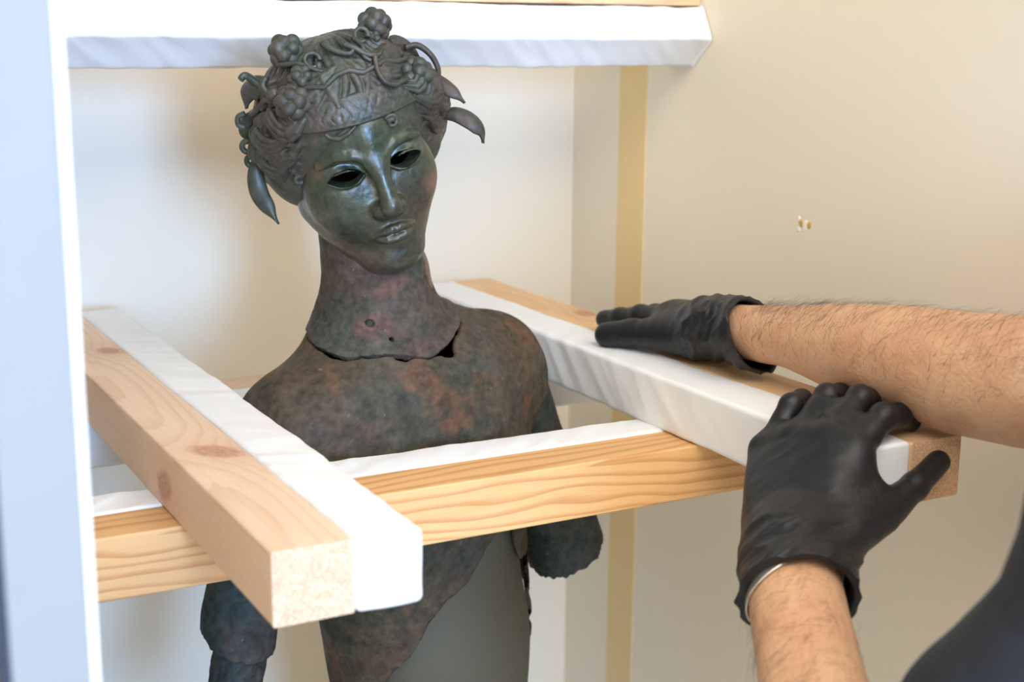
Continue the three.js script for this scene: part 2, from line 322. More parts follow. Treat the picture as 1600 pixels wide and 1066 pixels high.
// ------------------------------------------------------------------ the crate
const CX = 0.478, CZ0 = -0.5, CZ1 = 0.665, CY0 = 0.06, CY1 = 2.02, CT = 0.04;
M.cream = new THREE.MeshPhysicalMaterial({ color: new THREE.Color(...lin(238, 226, 203)), roughness: 0.5, bumpMap: rep(softNoise, 9), bumpScale: 0.00025, clearcoat: 1, clearcoatRoughness: 0.32 });
M.sideCream = new THREE.MeshPhysicalMaterial({ color: new THREE.Color(...lin(238, 227, 205)), roughness: 0.55, bumpMap: rep(softNoise, 9), bumpScale: 0.0002 });
M.edge = new THREE.MeshStandardMaterial({ color: new THREE.Color(...lin(140, 142, 143)), roughness: 0.6, bumpMap: rep(softNoise, 5), bumpScale: 0.0006 });
M.lip = new THREE.MeshStandardMaterial({ color: new THREE.Color(...lin(243, 243, 240)), roughness: 0.5 });
M.outside = new THREE.MeshStandardMaterial({ color: new THREE.Color(...lin(44, 52, 66)), roughness: 0.6 });
M.strip = new THREE.MeshStandardMaterial({ color: new THREE.Color(...lin(234, 206, 150)), roughness: 0.6, bumpMap: rep(fineNoise, 3, 20), bumpScale: 0.0002 });
M.chip = new THREE.MeshStandardMaterial({ color: new THREE.Color(...lin(245, 240, 228)), roughness: 0.8 });
M.chipOchre = new THREE.MeshStandardMaterial({ color: new THREE.Color(...lin(205, 168, 84)), roughness: 0.8 });
const crate = thing('packing_crate', 'tall packing crate with open front and top and cream painted inner walls', 'crate', [0, 0, 0]);
part('back_panel', box(-CX, CX, CY0, CY1, CZ0 - 0.02, CZ0), M.cream, crate, 'glossy cream back panel');
part('side_panel', box(CX, CX + 0.012, CY0, CY1, CZ0 - 0.02, CZ1), M.sideCream, crate, 'matt cream side panel with a tan strip');
part('side_panel', box(-CX - 0.004, -CX, CY0, CY1, CZ0 - 0.02, CZ1 - 0.003), M.sideCream, crate);
part('floor_panel', box(-CX - CT, CX + CT, 0, CY0, CZ0 - 0.06, CZ1), M.sideCream, crate);
for (const s of [-1, 1]) {
  const a = s < 0 ? -CX - CT : CX + 0.012, b = s < 0 ? -CX - 0.004 : CX + CT;
  part('outer_wall', box(s < 0 ? a - 0.004 : b, s < 0 ? a : b + 0.004, 0, CY1, CZ0 - 0.06, CZ1 - 0.004), M.outside, crate, 'dark blue-grey outer wall');
  part('wall_core', box(a, b, CY0, CY1, CZ0 - 0.06, CZ1), M.edge, crate, 'pale grey front edge of the crate wall');
  part('edge_lip', box(s < 0 ? -CX - 0.004 : CX, s < 0 ? -CX - 0.0005 : CX + 0.004, CY0, CY1, CZ1 - 0.001, CZ1 + 0.003), M.lip, crate);
}
part('outer_wall', box(-CX - CT, CX + CT, 0, CY1, CZ0 - 0.064, CZ0 - 0.06), M.outside, crate);
part('tan_strip', box(CX - 0.0012, CX, CY0, CY1, -0.374, -0.307), M.strip, crate, 'tan wooden strip running up the side panel');
for (const [dz, dy, w, h, a, m] of [[-0.007, 0.002, 0.0035, 0.012, 0.5, M.chipOchre], [-0.0105, 0.006, 0.003, 0.008, 0.3, M.chip], [0.0, -0.001, 0.0045, 0.016, -0.35, M.chip], [0.0075, 0.001, 0.004, 0.009, -0.4, M.chipOchre], [-0.011, -0.006, 0.003, 0.007, -0.7, M.chip]]) {
  const g = new THREE.SphereGeometry(1, 10, 8); g.scale(0.0012, h / 2, w); g.rotateX(-a); g.translate(CX, 1.326 + dy, 0.031 + dz); part('paint_chip', g, m, crate);
}

// ------------------------------------------------------------------ padded wooden bars
const foamTiss = noiseTex(512, 24, 5, 21);
M.foam = new THREE.MeshPhysicalMaterial({ color: new THREE.Color(...lin(232, 232, 230)), roughness: 0.62, bumpMap: rep(foamTiss, 12), bumpScale: 0.00012, sheen: 0.3, sheenRoughness: 0.5 });
M.endGrain = new THREE.MeshStandardMaterial({ color: new THREE.Color(...lin(236, 216, 192)), roughness: 0.95, map: null });
{
  const a = tileNoise(512, 64, 3, 5), b = tileNoise(512, 10, 3, 8);
  const c = tex(512, 512, (u, v, i, j) => { const k = a[j * 512 + i], l = b[j * 512 + i], w = smooth(0.42, 0.62, k); return [lerp(204, 228, w) + (l - 0.5) * 16, lerp(172, 200, w) + (l - 0.5) * 18, lerp(140, 172, w) + (l - 0.5) * 18]; });
  M.endGrain.map = rep(c, 16); M.endGrain.color.set(0xffffff);
  M.endGrain.bumpMap = rep(tex(512, 512, (u, v, i, j) => { const k = a[j * 512 + i] * 255; return [k, k, k]; }, false), 16); M.endGrain.bumpScale = 0.0007;
}
M.endGrainTan = M.endGrain.clone(); M.endGrainTan.color = new THREE.Color(1.0, 0.84, 0.66); M.endGrainTan.bumpScale = 0.0003;
// pine: rings round a pith that wanders along the bar, with branches through it
function pineMaterial(w, h, len, o) {
  const prof = [[w, 0], [w, h], [0, h], [0, 0]], per = 2 * (w + h), T = o.low ? 512 : 1024, R = o.low ? 128 : 512;
  const at = d => { d = (d + 1e-6) % per; if (d < h) return [w, d]; d -= h; if (d < w) return [w - d, h]; d -= w; if (d < h) return [0, h - d]; d -= h; return [d, 0]; };
  const t = tex(T, R, (u, v) => {
    const s = u * len, [a, b] = at(v * per);
    let wa = a - o.pith[0] + 0.010 * noise(s * o.wave, 3, o.s) + 0.003 * noise(s * o.wave * 4, 9, o.s), wb = b - o.pith[1] + 0.010 * noise(s * o.wave, 17, o.s);
    let kn = 0, kb = 0;
    for (const [ks, ka, kbb, kr, da, db] of o.knots) {     // a branch: a cylinder from (ks, ka, kbb) along (da, db)
      const ra = a - ka, rb = b - kbb, along = ra * da + rb * db, off = Math.hypot((s - ks) * 0.55 + along * 0.35, ra - along * da, rb - along * db) * (1 + 0.25 * noise(s * 60, a * 90, b * 90));
      kn = Math.max(kn, (1 - smooth(kr * 0.45, kr * 1.25, off + 0.004 * noise(s * 120, a * 160, b * 160))) * (0.6 + 0.5 * noise(s * 200, a * 260, b * 260))); const q = Math.exp(-off * off / (kr * kr * 6)); wa += q * 0.004; wb += q * 0.005; kb = Math.max(kb, q * 0.4);
      if (off < kr) kb = Math.max(kb, 0.4 + 0.6 * Math.abs(Math.sin(off / kr * 7)));
    }
    if (o.warp) { const sl = (s - 0.45) * 0.055; wb += 0.012 * noise(s * 4.5, a * 22, b * 30 + 3) + sl + 0.006 * noise(s * 13, a * 30, b * 45); wa += 0.004 * noise(s * 6 + 4, a * 30, b * 30); }
    const r = Math.hypot(wa, wb) + 0.0006 * noise(s * 9, a * 200, b * 200), f = r / o.ring, fr = f - Math.floor(f);
    const late = smooth(0.45, 0.93, fr) * (1 - smooth(0.95, 1, fr)) * (0.65 + 0.35 * noise(Math.floor(f) * 3.1, s * 2, 4));
    const fib = noise(s * 40, a * 2600, b * 2600) * 9 + noise(s * 6, a * 500, b * 500) * 7;
    const tone = noise(s * 3, a * 20, b * 20 + 40) * 12;
    let c = mix3(o.early, o.late, clamp(late * o.contrast)); c = c.map((x, i) => x + fib * (0.6 + 0.2 * i) + tone);
    c = mix3(c, [190, 138, 108], kb * 0.5); c = mix3(c, [158, 104, 80], clamp(kn) * 0.7);
    for (const [s0, s1, dd, wd] of o.cracks ?? []) { const e = Math.abs(v * per - dd - 0.0016 * noise(s * 30, 5, 5) - 0.006 * noise(s * 5, 1, 1)); if (s > s0 && s < s1) c = mix3(c, [96, 84, 76], (1 - smooth(wd * 0.3, wd, e)) * 0.8); }
    return c;
  });
  t.wrapS = THREE.ClampToEdgeWrapping; t.repeat.set(1 / len, 1 / per);
  return new THREE.MeshStandardMaterial({ map: t, roughness: 0.62, bumpMap: rep(fineNoise, 6, 40), bumpScale: 0.00018 });
}
const pineA = { pith: [0.09, -0.02], ring: 0.0034, wave: 3, s: 1, contrast: 0.8, early: [228, 198, 168], late: [204, 164, 128] };
function beam(parent, mat, w, h, len, put, end = M.endGrain, name = 'wooden_beam') {
  const p = roundRect(w, h, 0.0022, 3), k = p.findIndex(q => q[0] > w - 1e-6 && q[1] > 0), prof = [...p.slice(k), ...p.slice(0, k)];
  const { side, ends } = sweep(prof, len, 60, put);
  const b = part(name, side, mat, parent);
  for (const e of ends) part('sawn_end', e, end, b, 'rough pale sawn end grain');
  return b;
}
// foam wrapped in white tissue; the folds run aslant over the faces
function padding(parent, w, h, len, put, o = {}) {
  const prof = o.prof ?? roundRect(w, h, o.r ?? 0.005, 5, 0.004), s0 = o.s ?? 1, amp = o.amp ?? 0.0011, slant = o.slant ?? 0.6;
  const disp = (s, d, a, b) => {
    const t = s * 1 + d * slant; const n = noise(t * 22, d * 7, s0), m = noise(t * 45 + 5, d * 12, s0 + 9);
    const env = smooth(-0.25, 0.35, noise(s * 7, d * 10, s0 + 3));
    return amp * ((1 - Math.abs(n) * 3.2) * 0.55 * env + m * 0.5 + noise(s * 8, d * 20, s0 + 7) * 1.1);
  };
  const { side, ends } = sweep(prof, len, Math.round(len / 0.0032), put, disp, 0.004);
  const f = part('foam_padding', side, M.foam, parent, 'white tissue-wrapped foam padding'); for (const e of ends) part('padding_end', e, M.foam, f);
  return f;
}
const BY = 1.145, BH = 0.055, BZ1 = 0.447, BLEN = 0.902;
{
  const t = thing('padded_bar', 'knotty pine bar with white foam along its inner side, beside the pale crate edge', 'padded bar', [-0.262, BY, 0], 'padded side bars');
  const put = (s, a, b) => [-0.318 + a, BY + b, BZ1 - s];                 // a to the right, b up
  beam(t, pineMaterial(0.06, BH, BLEN, { ...pineA, pith: [0.012, -0.06], knots: [[0.262, 0.02, 0.04, 0.0125, 0.8, 0.6], [0.67, 0.046, 0.058, 0.011, 0.5, -0.86]], s: 3, contrast: 0.5 }), 0.06, BH, BLEN, (s, a, b) => put(s, a, b));
  padding(t, 0.052, BH + 0.001, BLEN, (s, a, b) => [-0.2578 + a, BY + b, BZ1 + 0.003 - s], { s: 4, slant: -0.5, amp: 0.0028 });
}
{
  const t = thing('padded_bar', 'pine bar with white foam facing the bronze shoulder, held by the gloved hands', 'padded bar', [0.26, BY, 0], 'padded side bars');
  beam(t, pineMaterial(0.058, BH, BLEN, { ...pineA, pith: [0.02, -0.08], knots: [[0.62, 0.05, 0.055, 0.012, -0.5, -0.8]], s: 5, early: [224, 186, 140], late: [204, 154, 104], contrast: 0.55 }), 0.058, BH, BLEN, (s, a, b) => [0.259 + a, BY + b, BZ1 - s], M.endGrainTan);
  padding(t, 0.061, BH + 0.001, BLEN - 0.002, (s, a, b) => [0.1975 + a, BY + b, BZ1 - 0.001 - s], { s: 14, slant: 0.9, amp: 0.0019 });
}
const XH = 0.055, XY = BY - XH - 0.0004;
{
  const t = thing('padded_bar', 'orange-grained pine crossbar with white foam against the bronze chest', 'padded bar', [0, XY, 0.16], 'padded crossbars under the side bars');
  const x0 = -0.47, x1 = 0.335, L = x1 - x0;
  beam(t, pineMaterial(0.058, XH, L, { pith: [-0.012, 0.095], ring: 0.0102, wave: 3.0, s: 9, contrast: 0.85, warp: 1, early: [222, 174, 116], late: [180, 116, 62], knots: [[0.16, 0.055, 0.02, 0.02, -0.2, -0.98]], cracks: [[0, 0.19, 0.0535, 0.0016]] }), 0.058, XH, L, (s, a, b) => [x0 + s, XY + b, 0.215 - a]);
  padding(t, 0.052, XH + 0.001, L, (s, a, b) => [x0 + s, XY + b, 0.1568 - a], { s: 24, slant: 1.1, amp: 0.0024 });
}
{
  const t = thing('padded_bar', 'padded crossbar behind the bronze back, under the side bars', 'padded bar', [0, XY, -0.18], 'padded crossbars under the side bars');
  const x0 = -0.47, x1 = 0.40, L = x1 - x0;
  beam(t, pineMaterial(0.058, XH, L, { ...pineA, knots: [], s: 31, low: 1 }), 0.058, XH, L, (s, a, b) => [x0 + s, XY + b, -0.205 - a]);
  padding(t, 0.052, XH + 0.001, L, (s, a, b) => [x0 + s, XY + b, -0.1525 - a], { s: 34 });
}
{
  const t = thing('padded_bar', 'wide padded bar above and behind the bronze head, spanning the crate', 'padded bar', [0, 1.5, -0.22]);
  const x0 = -CX + 0.001, L = 2 * CX - 0.002;
  beam(t, pineMaterial(0.07, 0.06, L, { ...pineA, knots: [[0.80, 0.07, 0.0, 0.006, -1, 0], [0.835, 0.07, 0.0, 0.003, -1, 0]], s: 41, early: [232, 196, 152], low: 1 }), 0.07, 0.06, L, (s, a, b) => [x0 + s, 1.5775 + b, -0.192 - 0.07 + 0.07 - a]);
  const pr = [[0.0, 0.074], [-0.022, 0.034], [0.016, 0.0], [0.07, 0.0], [0.07, 0.074]].reverse(), fine = [];
  pr.forEach((p, i) => { const o = pr[(i + pr.length - 1) % pr.length], n = pr[(i + 1) % pr.length], r = 0.0035; const c = (a, b, t) => [a[0] + (b[0] - a[0]) * t, a[1] + (b[1] - a[1]) * t]; const l0 = Math.hypot(o[0] - p[0], o[1] - p[1]), l1 = Math.hypot(n[0] - p[0], n[1] - p[1]); const A = c(p, o, r / l0), B = c(p, n, r / l1); for (let k = 0; k <= 3; k++) { const t2 = k / 3; fine.push([lerp(lerp(A[0], p[0], t2), lerp(p[0], B[0], t2), t2), lerp(lerp(A[1], p[1], t2), lerp(p[1], B[1], t2), t2)]); } });
  const dense = []; fine.forEach((a, i) => { const b = fine[(i + 1) % fine.length], l = Math.hypot(b[0] - a[0], b[1] - a[1]), m = Math.max(1, Math.round(l / 0.004)); for (let k = 0; k < m; k++) dense.push([lerp(a[0], b[0], k / m), lerp(a[1], b[1], k / m)]); });
  padding(t, 0, 0, L, (s, a, b) => [x0 + s, 1.503 + b, -0.187 - a], { prof: dense, s: 44, slant: 1.0, amp: 0.0034 });
}

// ------------------------------------------------------------------ the bronze
const bronzeRough = noiseTex(512, 8, 5, 31, 70, 175), bronzeBump = noiseTex(512, 30, 4, 33);
M.bronze = new THREE.MeshPhysicalMaterial({ vertexColors: true, metalness: 0.18, roughness: 0.95, roughnessMap: rep(bronzeRough, 7), bumpMap: rep(bronzeBump, 9), bumpScale: 0.0004, clearcoat: 0.5, clearcoatRoughness: 0.27 });
M.bronzeDull = new THREE.MeshPhysicalMaterial({ vertexColors: true, metalness: 0.0, roughness: 1.4, roughnessMap: rep(bronzeRough, 7), bumpMap: rep(bronzeBump, 9), bumpScale: 0.0006, clearcoat: 0.0, specularIntensity: 0.45 });
M.bronzeHair = M.bronze.clone(); M.bronzeHair.clearcoat = 0.15; M.bronzeHair.clearcoatRoughness = 0.35; M.bronzeHair.roughness = 1.2;
// patina: green, brown and reddish blotches with pale specks; it belongs to the metal
function patina(tint) {
  return (x, y, z) => {
    const a = fbm(x * 11 + 3, y * 11, z * 11, 4), b = fbm(x * 19, y * 19 + 9, z * 19, 4), c = fbm(x * 55, y * 55, z * 55 + 4, 3), d = noise(x * 420, y * 420, z * 420), f = fbm(x * 150, y * 150, z * 150, 2);
    let k = mix3(tint.green, tint.brown, smooth(-0.28, 0.34, a + 0.22 * c + tint.bias));
    k = mix3(k, tint.red, smooth(0.12, 0.5, b + 0.3 * c) * tint.redness);
    k = mix3(k, tint.blue ?? tint.green, smooth(0.18, 0.55, fbm(x * 9 + 20, y * 9, z * 9, 3) + 0.25 * c) * 0.7);
    const l = 1 + 0.4 * c + 0.6 * f + 0.3 * noise(x * 330, y * 330, z * 330); k = k.map(v => Math.max(v * l, 0.008));
    if (d > 0.47) k = mix3(k, [0.30, 0.28, 0.22], (d - 0.47) * 5 * tint.specks);
    if (tint.spots) for (const [px, py, pz, r, col, w] of tint.spots) { const q = Math.sqrt((x - px) ** 2 + (y - py) ** 2 + (z - pz) ** 2) / r; k = mix3(k, col.map(v => v * (1 + 0.5 * f)), (1 - smooth(0.45, 1.15, q + 0.45 * c)) * w); }
    return k;
  };
}
const HEAD = new THREE.Matrix4().compose(V(-0.073, 1.441, -0.005), new THREE.Quaternion().setFromEuler(new THREE.Euler(13.6 * Math.PI / 180, -3.7 * Math.PI / 180, 17.5 * Math.PI / 180, 'YXZ')), V(1, 1, 1));
const HEADI = HEAD.clone().invert();
const toHead = (x, y, z) => V(x, y, z).applyMatrix4(HEADI).toArray();
const toWorld = (x, y, z) => V(x, y, z).applyMatrix4(HEAD).toArray();
const spot = (x, y, z, r, c, w) => [...toWorld(x, y, z), r, c, w];
const faceTint = patina({ green: [0.030, 0.045, 0.026], brown: [0.040, 0.040, 0.025], red: [0.0663, 0.0406, 0.0281], blue: [0.0351, 0.0530, 0.0499], redness: 0.25, bias: -0.06, specks: 0.6,
  spots: [spot(0.052, -0.047, 0.058, 0.017, [0.17, 0.085, 0.058], 0.75), spot(-0.058, 0.005, 0.052, 0.016, [0.12, 0.07, 0.045], 0.6), spot(-0.035, -0.105, 0.045, 0.035, [0.10, 0.065, 0.042], 0.6), spot(0.03, -0.15, 0.04, 0.03, [0.15, 0.075, 0.055], 0.6), spot(-0.02, -0.15, 0.03, 0.05, [0.115, 0.072, 0.055], 0.75)] });
const hairTint = patina({ green: [0.0468, 0.0546, 0.0390], brown: [0.0515, 0.0429, 0.0328], red: [0.0741, 0.0468, 0.0351], redness: 0.4, bias: -0.06, specks: 0.5 });
const wreathTint = patina({ green: [0.0452, 0.0562, 0.0406], brown: [0.0546, 0.0452, 0.0343], red: [0.0819, 0.0585, 0.0530], redness: 0.45, bias: -0.10, specks: 0.5 });
const bodyTint = patina({ green: [0.046, 0.043, 0.027], brown: [0.070, 0.050, 0.030], red: [0.102, 0.050, 0.026], blue: [0.040, 0.045, 0.034], redness: 0.8, bias: 0.05, specks: 1 });
const armTint = patina({ green: [0.028, 0.040, 0.034], brown: [0.050, 0.044, 0.036], red: [0.07, 0.045, 0.035], blue: [0.022, 0.045, 0.055], redness: 0.4, bias: 0, specks: 1 });
const shaded = (g, fn) => { const p = g.attributes.position, c = new Float32Array(p.count * 3); for (let i = 0; i < p.count; i++) { const k = fn(p.getX(i), p.getY(i), p.getZ(i)); c.set(k, i * 3); } g.setAttribute('color', new THREE.BufferAttribute(c, 3)); if (!g.attributes.uv) g.setAttribute('uv', new THREE.BufferAttribute(new Float32Array(p.count * 2), 2)); const uv = g.attributes.uv; for (let i = 0; i < p.count; i++) uv.setXY(i, p.getX(i) + p.getZ(i) * 0.6, p.getY(i) + p.getZ(i) * 0.25); return g; };

const statue = thing('bronze_statue', 'patinated hollow bronze bust of a youth wearing a wreath of ivy and berries', 'statue', [-0.018, 0.8, -0.025]);

// --- face and neck, in the head's own axes: x to the viewer's right, y up, z out of the face
{
  const F = new Field();
  F.ell(0, 0.020, -0.020, 0.064, 0.070, 0.080, 0.01);
  F.ell(0, -0.040, 0.008, 0.0635, 0.078, 0.066, 0.02);
  F.ell(0, 0.022, 0.026, 0.0585, 0.042, 0.0525, 0.02);
  F.ell(0, -0.070, 0.050, 0.031, 0.034, 0.034, 0.025);
  for (const s of [-1, 1]) {
    F.ell(s * 0.036, -0.036, 0.040, 0.028, 0.036, 0.028, 0.024);
    F.cap([s * 0.050, -0.058, -0.002], [s * 0.018, -0.106, 0.050], 0.0165, 0.0145, 0.022);
  }
  F.ell(0, -0.1065, 0.0575, 0.0255, 0.0195, 0.0235, 0.016);
  const T = toHead(-0.050, 1.355, -0.034), Bm = toHead(-0.037, 1.295, -0.026), Bt = toHead(-0.034, 1.235, -0.018);
  F.chain([T, Bm, Bt], [0.047, 0.0540, 0.0580], 0.008);
  // the brow runs into the nose in one line
  for (const s of [-1, 1]) {
    F.ell(s * 0.0305, -0.0015, 0.0835, 0.0235, 0.0125, 0.0175, 0.012, 1);
    F.ell(s * 0.014, -0.010, 0.088, 0.0075, 0.014, 0.0125, 0.008, 1);
    F.chain([[s * 0.0055, -0.002, 0.0785], [s * 0.0105, 0.0065, 0.0780], [s * 0.021, 0.0122, 0.0750], [s * 0.036, 0.0125, 0.0672], [s * 0.0505, 0.0045, 0.0545]], [0.0040, 0.0044, 0.0048, 0.0048, 0.004], 0.0045);
    F.ell(s * 0.031, -0.009, 0.0555, 0.0205, 0.0135, 0.0165, 0.004);
  }
  F.chain([[0, 0.030, 0.0660], [0, 0.010, 0.0745], [0, -0.018, 0.0860], [0, -0.040, 0.0930]], [0.012, 0.0095, 0.0082, 0.0088], 0.012);
  F.ball(0, -0.0420, 0.0924, 0.0096, 0.006);
  for (const s of [-1, 1]) { F.ell(s * 0.0112, -0.0462, 0.0812, 0.0060, 0.0064, 0.0086, 0.006); F.ball(s * 0.0060, -0.0545, 0.0875, 0.0030, 0.003, 1); }
  F.cap([-0.008, -0.0505, 0.084], [0.008, -0.0505, 0.084], 0.005, 0.005, 0.006);
  // lips
  F.chain([[-0.0215, -0.0735, 0.0790], [-0.011, -0.0690, 0.0852], [-0.0035, -0.0668, 0.0877], [0, -0.0678, 0.0874], [0.0035, -0.0668, 0.0877], [0.011, -0.0690, 0.0852], [0.0215, -0.0735, 0.0790]], [0.0018, 0.0036, 0.0041, 0.0039, 0.0041, 0.0036, 0.0018], 0.0035);
  F.chain([[-0.0175, -0.0765, 0.0795], [-0.009, -0.0792, 0.0848], [0, -0.0800, 0.0866], [0.009, -0.0792, 0.0848], [0.0175, -0.0765, 0.0795]], [0.0018, 0.0046, 0.0054, 0.0046, 0.0018], 0.0045);
  F.chain([[-0.0240, -0.0738, 0.0815], [-0.011, -0.0729, 0.0903], [0, -0.0738, 0.0935], [0.011, -0.0729, 0.0903], [0.0240, -0.0738, 0.0815]], [0.0010, 0.0014, 0.0016, 0.0014, 0.0010], 0.0026, 1);
  F.cap([-0.009, -0.0905, 0.0925], [0.009, -0.0905, 0.0925], 0.0055, 0.0055, 0.012, 1);
  F.cap([0, -0.0565, 0.0965], [0, -0.063, 0.0965], 0.0032, 0.0028, 0.006, 1);
  for (const s of [-1, 1]) {
    F.ball(s * 0.0265, -0.0735, 0.0855, 0.0035, 0.008, 1);
    const up = [[s * 0.0145, -0.0115, 0.0712], [s * 0.0205, -0.0045, 0.0745], [s * 0.0290, -0.0008, 0.0745], [s * 0.0385, -0.0028, 0.0705], [s * 0.0475, -0.0085, 0.0630], [s * 0.0515, -0.011, 0.0590]];
    const dn = [[s * 0.0145, -0.0115, 0.0712], [s * 0.0215, -0.0165, 0.0728], [s * 0.0310, -0.0180, 0.0722], [s * 0.0400, -0.0158, 0.0685], [s * 0.0475, -0.0095, 0.0630]];
    F.chain(up, [0.0011, 0.0016, 0.0018, 0.0017, 0.0014, 0.0008], 0.0020); F.chain(dn, [0.0010, 0.0011, 0.0011, 0.0011, 0.0010], 0.0026);
    F.chain(up.map(p => [p[0] + s * 0.0006, p[1] + 0.0042, p[2] + 0.0018]), 0.0010, 0.0022, 1);
    // the empty eye: an almond cut through into the hollow head
    const hw = 0.0174, cx = s * 0.0310, cy = -0.0098;
    const arc = h => ({ R: (hw * hw + h * h) / (2 * h), h });
    const u = arc(0.0082), l = arc(0.0078);
    F.push(1, 0.0006, (x, y, z) => { const px = x - cx, py = y - cy + Math.abs(px) * 0 + (s * px) * 0.02; return Math.max(Math.hypot(px, py - (u.h - u.R)) - u.R, Math.hypot(px, py + (l.h - l.R)) - l.R, 0.02 - z); }, [cx, cy, 0.055], 0.045);
  }
  F.ell(0, -0.006, 0.0, 0.056, 0.070, 0.0665, 0.002, 1);
  F.mod((x, y, z, d) => d + 0.0005 * noise(x * 60, y * 60, z * 60) + 0.00025 * noise(x * 170, y * 170, z * 170));
  const clipB = toHead(-0.04, 1.243, -0.016), nrm = V(0, 1, 0).transformDirection(HEADI);
  F.mod((x, y, z, d) => Math.max(d, -((x - clipB[0]) * nrm.x + (y - clipB[1]) * nrm.y + (z - clipB[2]) * nrm.z)));
  part('head', meshField(F, [-0.105, -0.235, -0.125], [0.105, 0.125, 0.112], 0.0012, { xf: HEAD, color: faceTint, slack: 1.4 }), M.bronze, statue, 'smooth green-patinated face with empty eye sockets');
}

// --- hair
const hc = [0, 0.026, -0.02], hr = [0.086, 0.088, 0.096];
const slope = (y, z) => 0.30 * Math.max(0, 0.028 - z) * smooth(-0.02, 0.07, y);       // the crown falls away to the back
const onHair = (t, p, s = 1) => { t *= Math.PI / 180; p *= Math.PI / 180; const y = hc[1] + Math.sin(p) * hr[1] * s, z = hc[2] + Math.cos(t) * Math.cos(p) * hr[2] * s; return [hc[0] + Math.sin(t) * Math.cos(p) * hr[0] * s, y - slope(y, z), z]; };
{
  seed = 99;
  const F = new Field();
  F.push(0, 0.004, (x, y, z) => { const Y = y + slope(y + 0.015, z) * 1.05, a = 0.0840, b = 0.0880, c = 0.0978, k0 = Math.sqrt((x / a) ** 2 + ((Y - 0.026) / b) ** 2 + ((z + 0.021) / c) ** 2), k1 = Math.sqrt((x / (a * a)) ** 2 + ((Y - 0.026) / (b * b)) ** 2 + ((z + 0.021) / (c * c)) ** 2); return 0.92 * k0 * (k0 - 1) / (k1 + 1e-9); }, [0, 0.02, -0.02], 0.115);
  F.ell(0, -0.024, -0.050, 0.074, 0.054, 0.060, 0.03);
  F.ell(-0.052, -0.016, -0.024, 0.036, 0.046, 0.044, 0.02); F.ell(0.060, -0.008, -0.018, 0.036, 0.046, 0.044, 0.02); F.ell(0.060, -0.030, -0.018, 0.028, 0.030, 0.034, 0.02);
  // nothing over the face
  F.push(1, 0.006, (x, y, z) => Math.max(Math.hypot(x / 0.0605, (y + 0.040) / 0.081) * 0.0605 - 0.0605, 0.006 - z), [0, -0.040, 0.06], 0.1);
  const strand = (n, f, k = 0.0012) => { const p = [], q = []; for (let i = 0; i <= n; i++) { const [a, rr] = f(i / n); p.push(a); q.push(rr); } for (let i = 0; i < n; i += 4) F.chain(p.slice(i, i + 5), q.slice(i, i + 5), k); };
  // crown, from the whorl outwards
  for (let i = 0; i < 62; i++) {
    const t0 = i / 62 * 360 + rnd() * 3, ph = rnd() * 6, e = 22 + rnd() * 8, b = rnd() * 10 - 5, hi = rnd() * 0.02;
    strand(14, u => { const a = onHair(t0 + b * u + 5 * Math.sin(u * 7 + ph) * u, lerp(85, e, u), 0.985 + hi + 0.02 * Math.sin(u * 3)); return [a, lerp(0.0018, 0.0042, Math.sqrt(u))]; });
  }
  // from the parting over the brow, down to the band
  for (const s of [-1, 1]) for (let j = 0; j < 19; j++) {
    const ph = rnd() * 6;
    strand(16, u => { const t = s * (1.0 + u * (24 + j * 3.5)), p = 53 - j * 0.4 - (19 - j) * 1.42 * Math.pow(u, 0.75) - 3 * u - 1.6 * Math.sin(u * 6 + ph) * u; return [onHair(t, p, 1.012 + 0.008 * Math.sin(u * 5 + j * 0.7) + 0.008 * (j % 2)), 0.0027 * (0.5 + 0.5 * smooth(0, 0.3, u))]; });
  }
  // the sides: locks of three or four strands that sweep back and down from the temples in waves, lying over one another
  for (const s of [-1, 1]) for (let lay = 0; lay < 2; lay++) for (let j = 0; j < 11; j++) {
    const p0 = 24 - j * 6.2 - lay * 3.3, t0 = 31 + j * 3.6 + lay * 4 + (j > 5 ? (j - 5) * 4 : 0), ph = rnd() * 6.3, am = 5.2 + rnd() * 2.8, len = 78 + 20 * rnd(), drop = 20 + 12 * rnd() - (j > 5 ? 8 : 0), fr = 13 + 6 * rnd(), up = 0.05 * rnd() + 0.035 * lay, n = 3 + Math.floor(rnd() * 2);
    const right = (s > 0 ? 0.11 * smooth(6, 2, Math.abs(j - 5)) : 0) + (s > 0 ? 0.075 : 0.03) * Math.max(0, j - 5);
    for (let m = 0; m < n; m++) {
      const o = m - (n - 1) / 2, tw = rnd();
      strand(26, u => {
        const w = Math.sin(u * fr + ph + 0.25 * o), c = Math.cos(u * fr + ph + 0.25 * o), in_ = smooth(0, 0.12, u);
        return [onHair(s * (t0 + len * u + 2.5 * c), p0 - drop * u + am * w * in_ + o * 2.3 * (0.75 + 0.4 * Math.sin(u * 6 + tw)), 0.955 + 0.04 * in_ + right * smooth(-0.05, 0.3, u) + up + 0.045 * Math.sin(Math.PI * Math.min(1, u * 1.6)) + 0.026 * c - 0.02 * u - 0.010 * o * o), 0.0033 * (0.35 + 0.65 * in_) * (1 - 0.35 * u)];
      });
    }
  }
  // nape
  for (let j = 0; j < 16; j++) { const t0 = 110 + j * 9.3, ph = rnd() * 6; strand(14, u => [onHair(t0 + 4 * Math.sin(u * 6 + ph), lerp(20, -52, u), 1.0 + 0.03 * Math.sin(u * 5 + ph)), 0.0055]); }
  // curls that lie on the brow and the temples
  const curl = (x, y, z, r, turns, dir, rr, tilt = 0) => strand(22, u => { const a = dir * (u * turns * Math.PI * 2) + tilt, q = r * (1 - u * 0.78); return [[x + Math.cos(a) * q, y + Math.sin(a) * q, z - Math.abs(Math.cos(a) * q) * 0.12 + 0.002 * u], rr * (1 - 0.35 * u)]; });
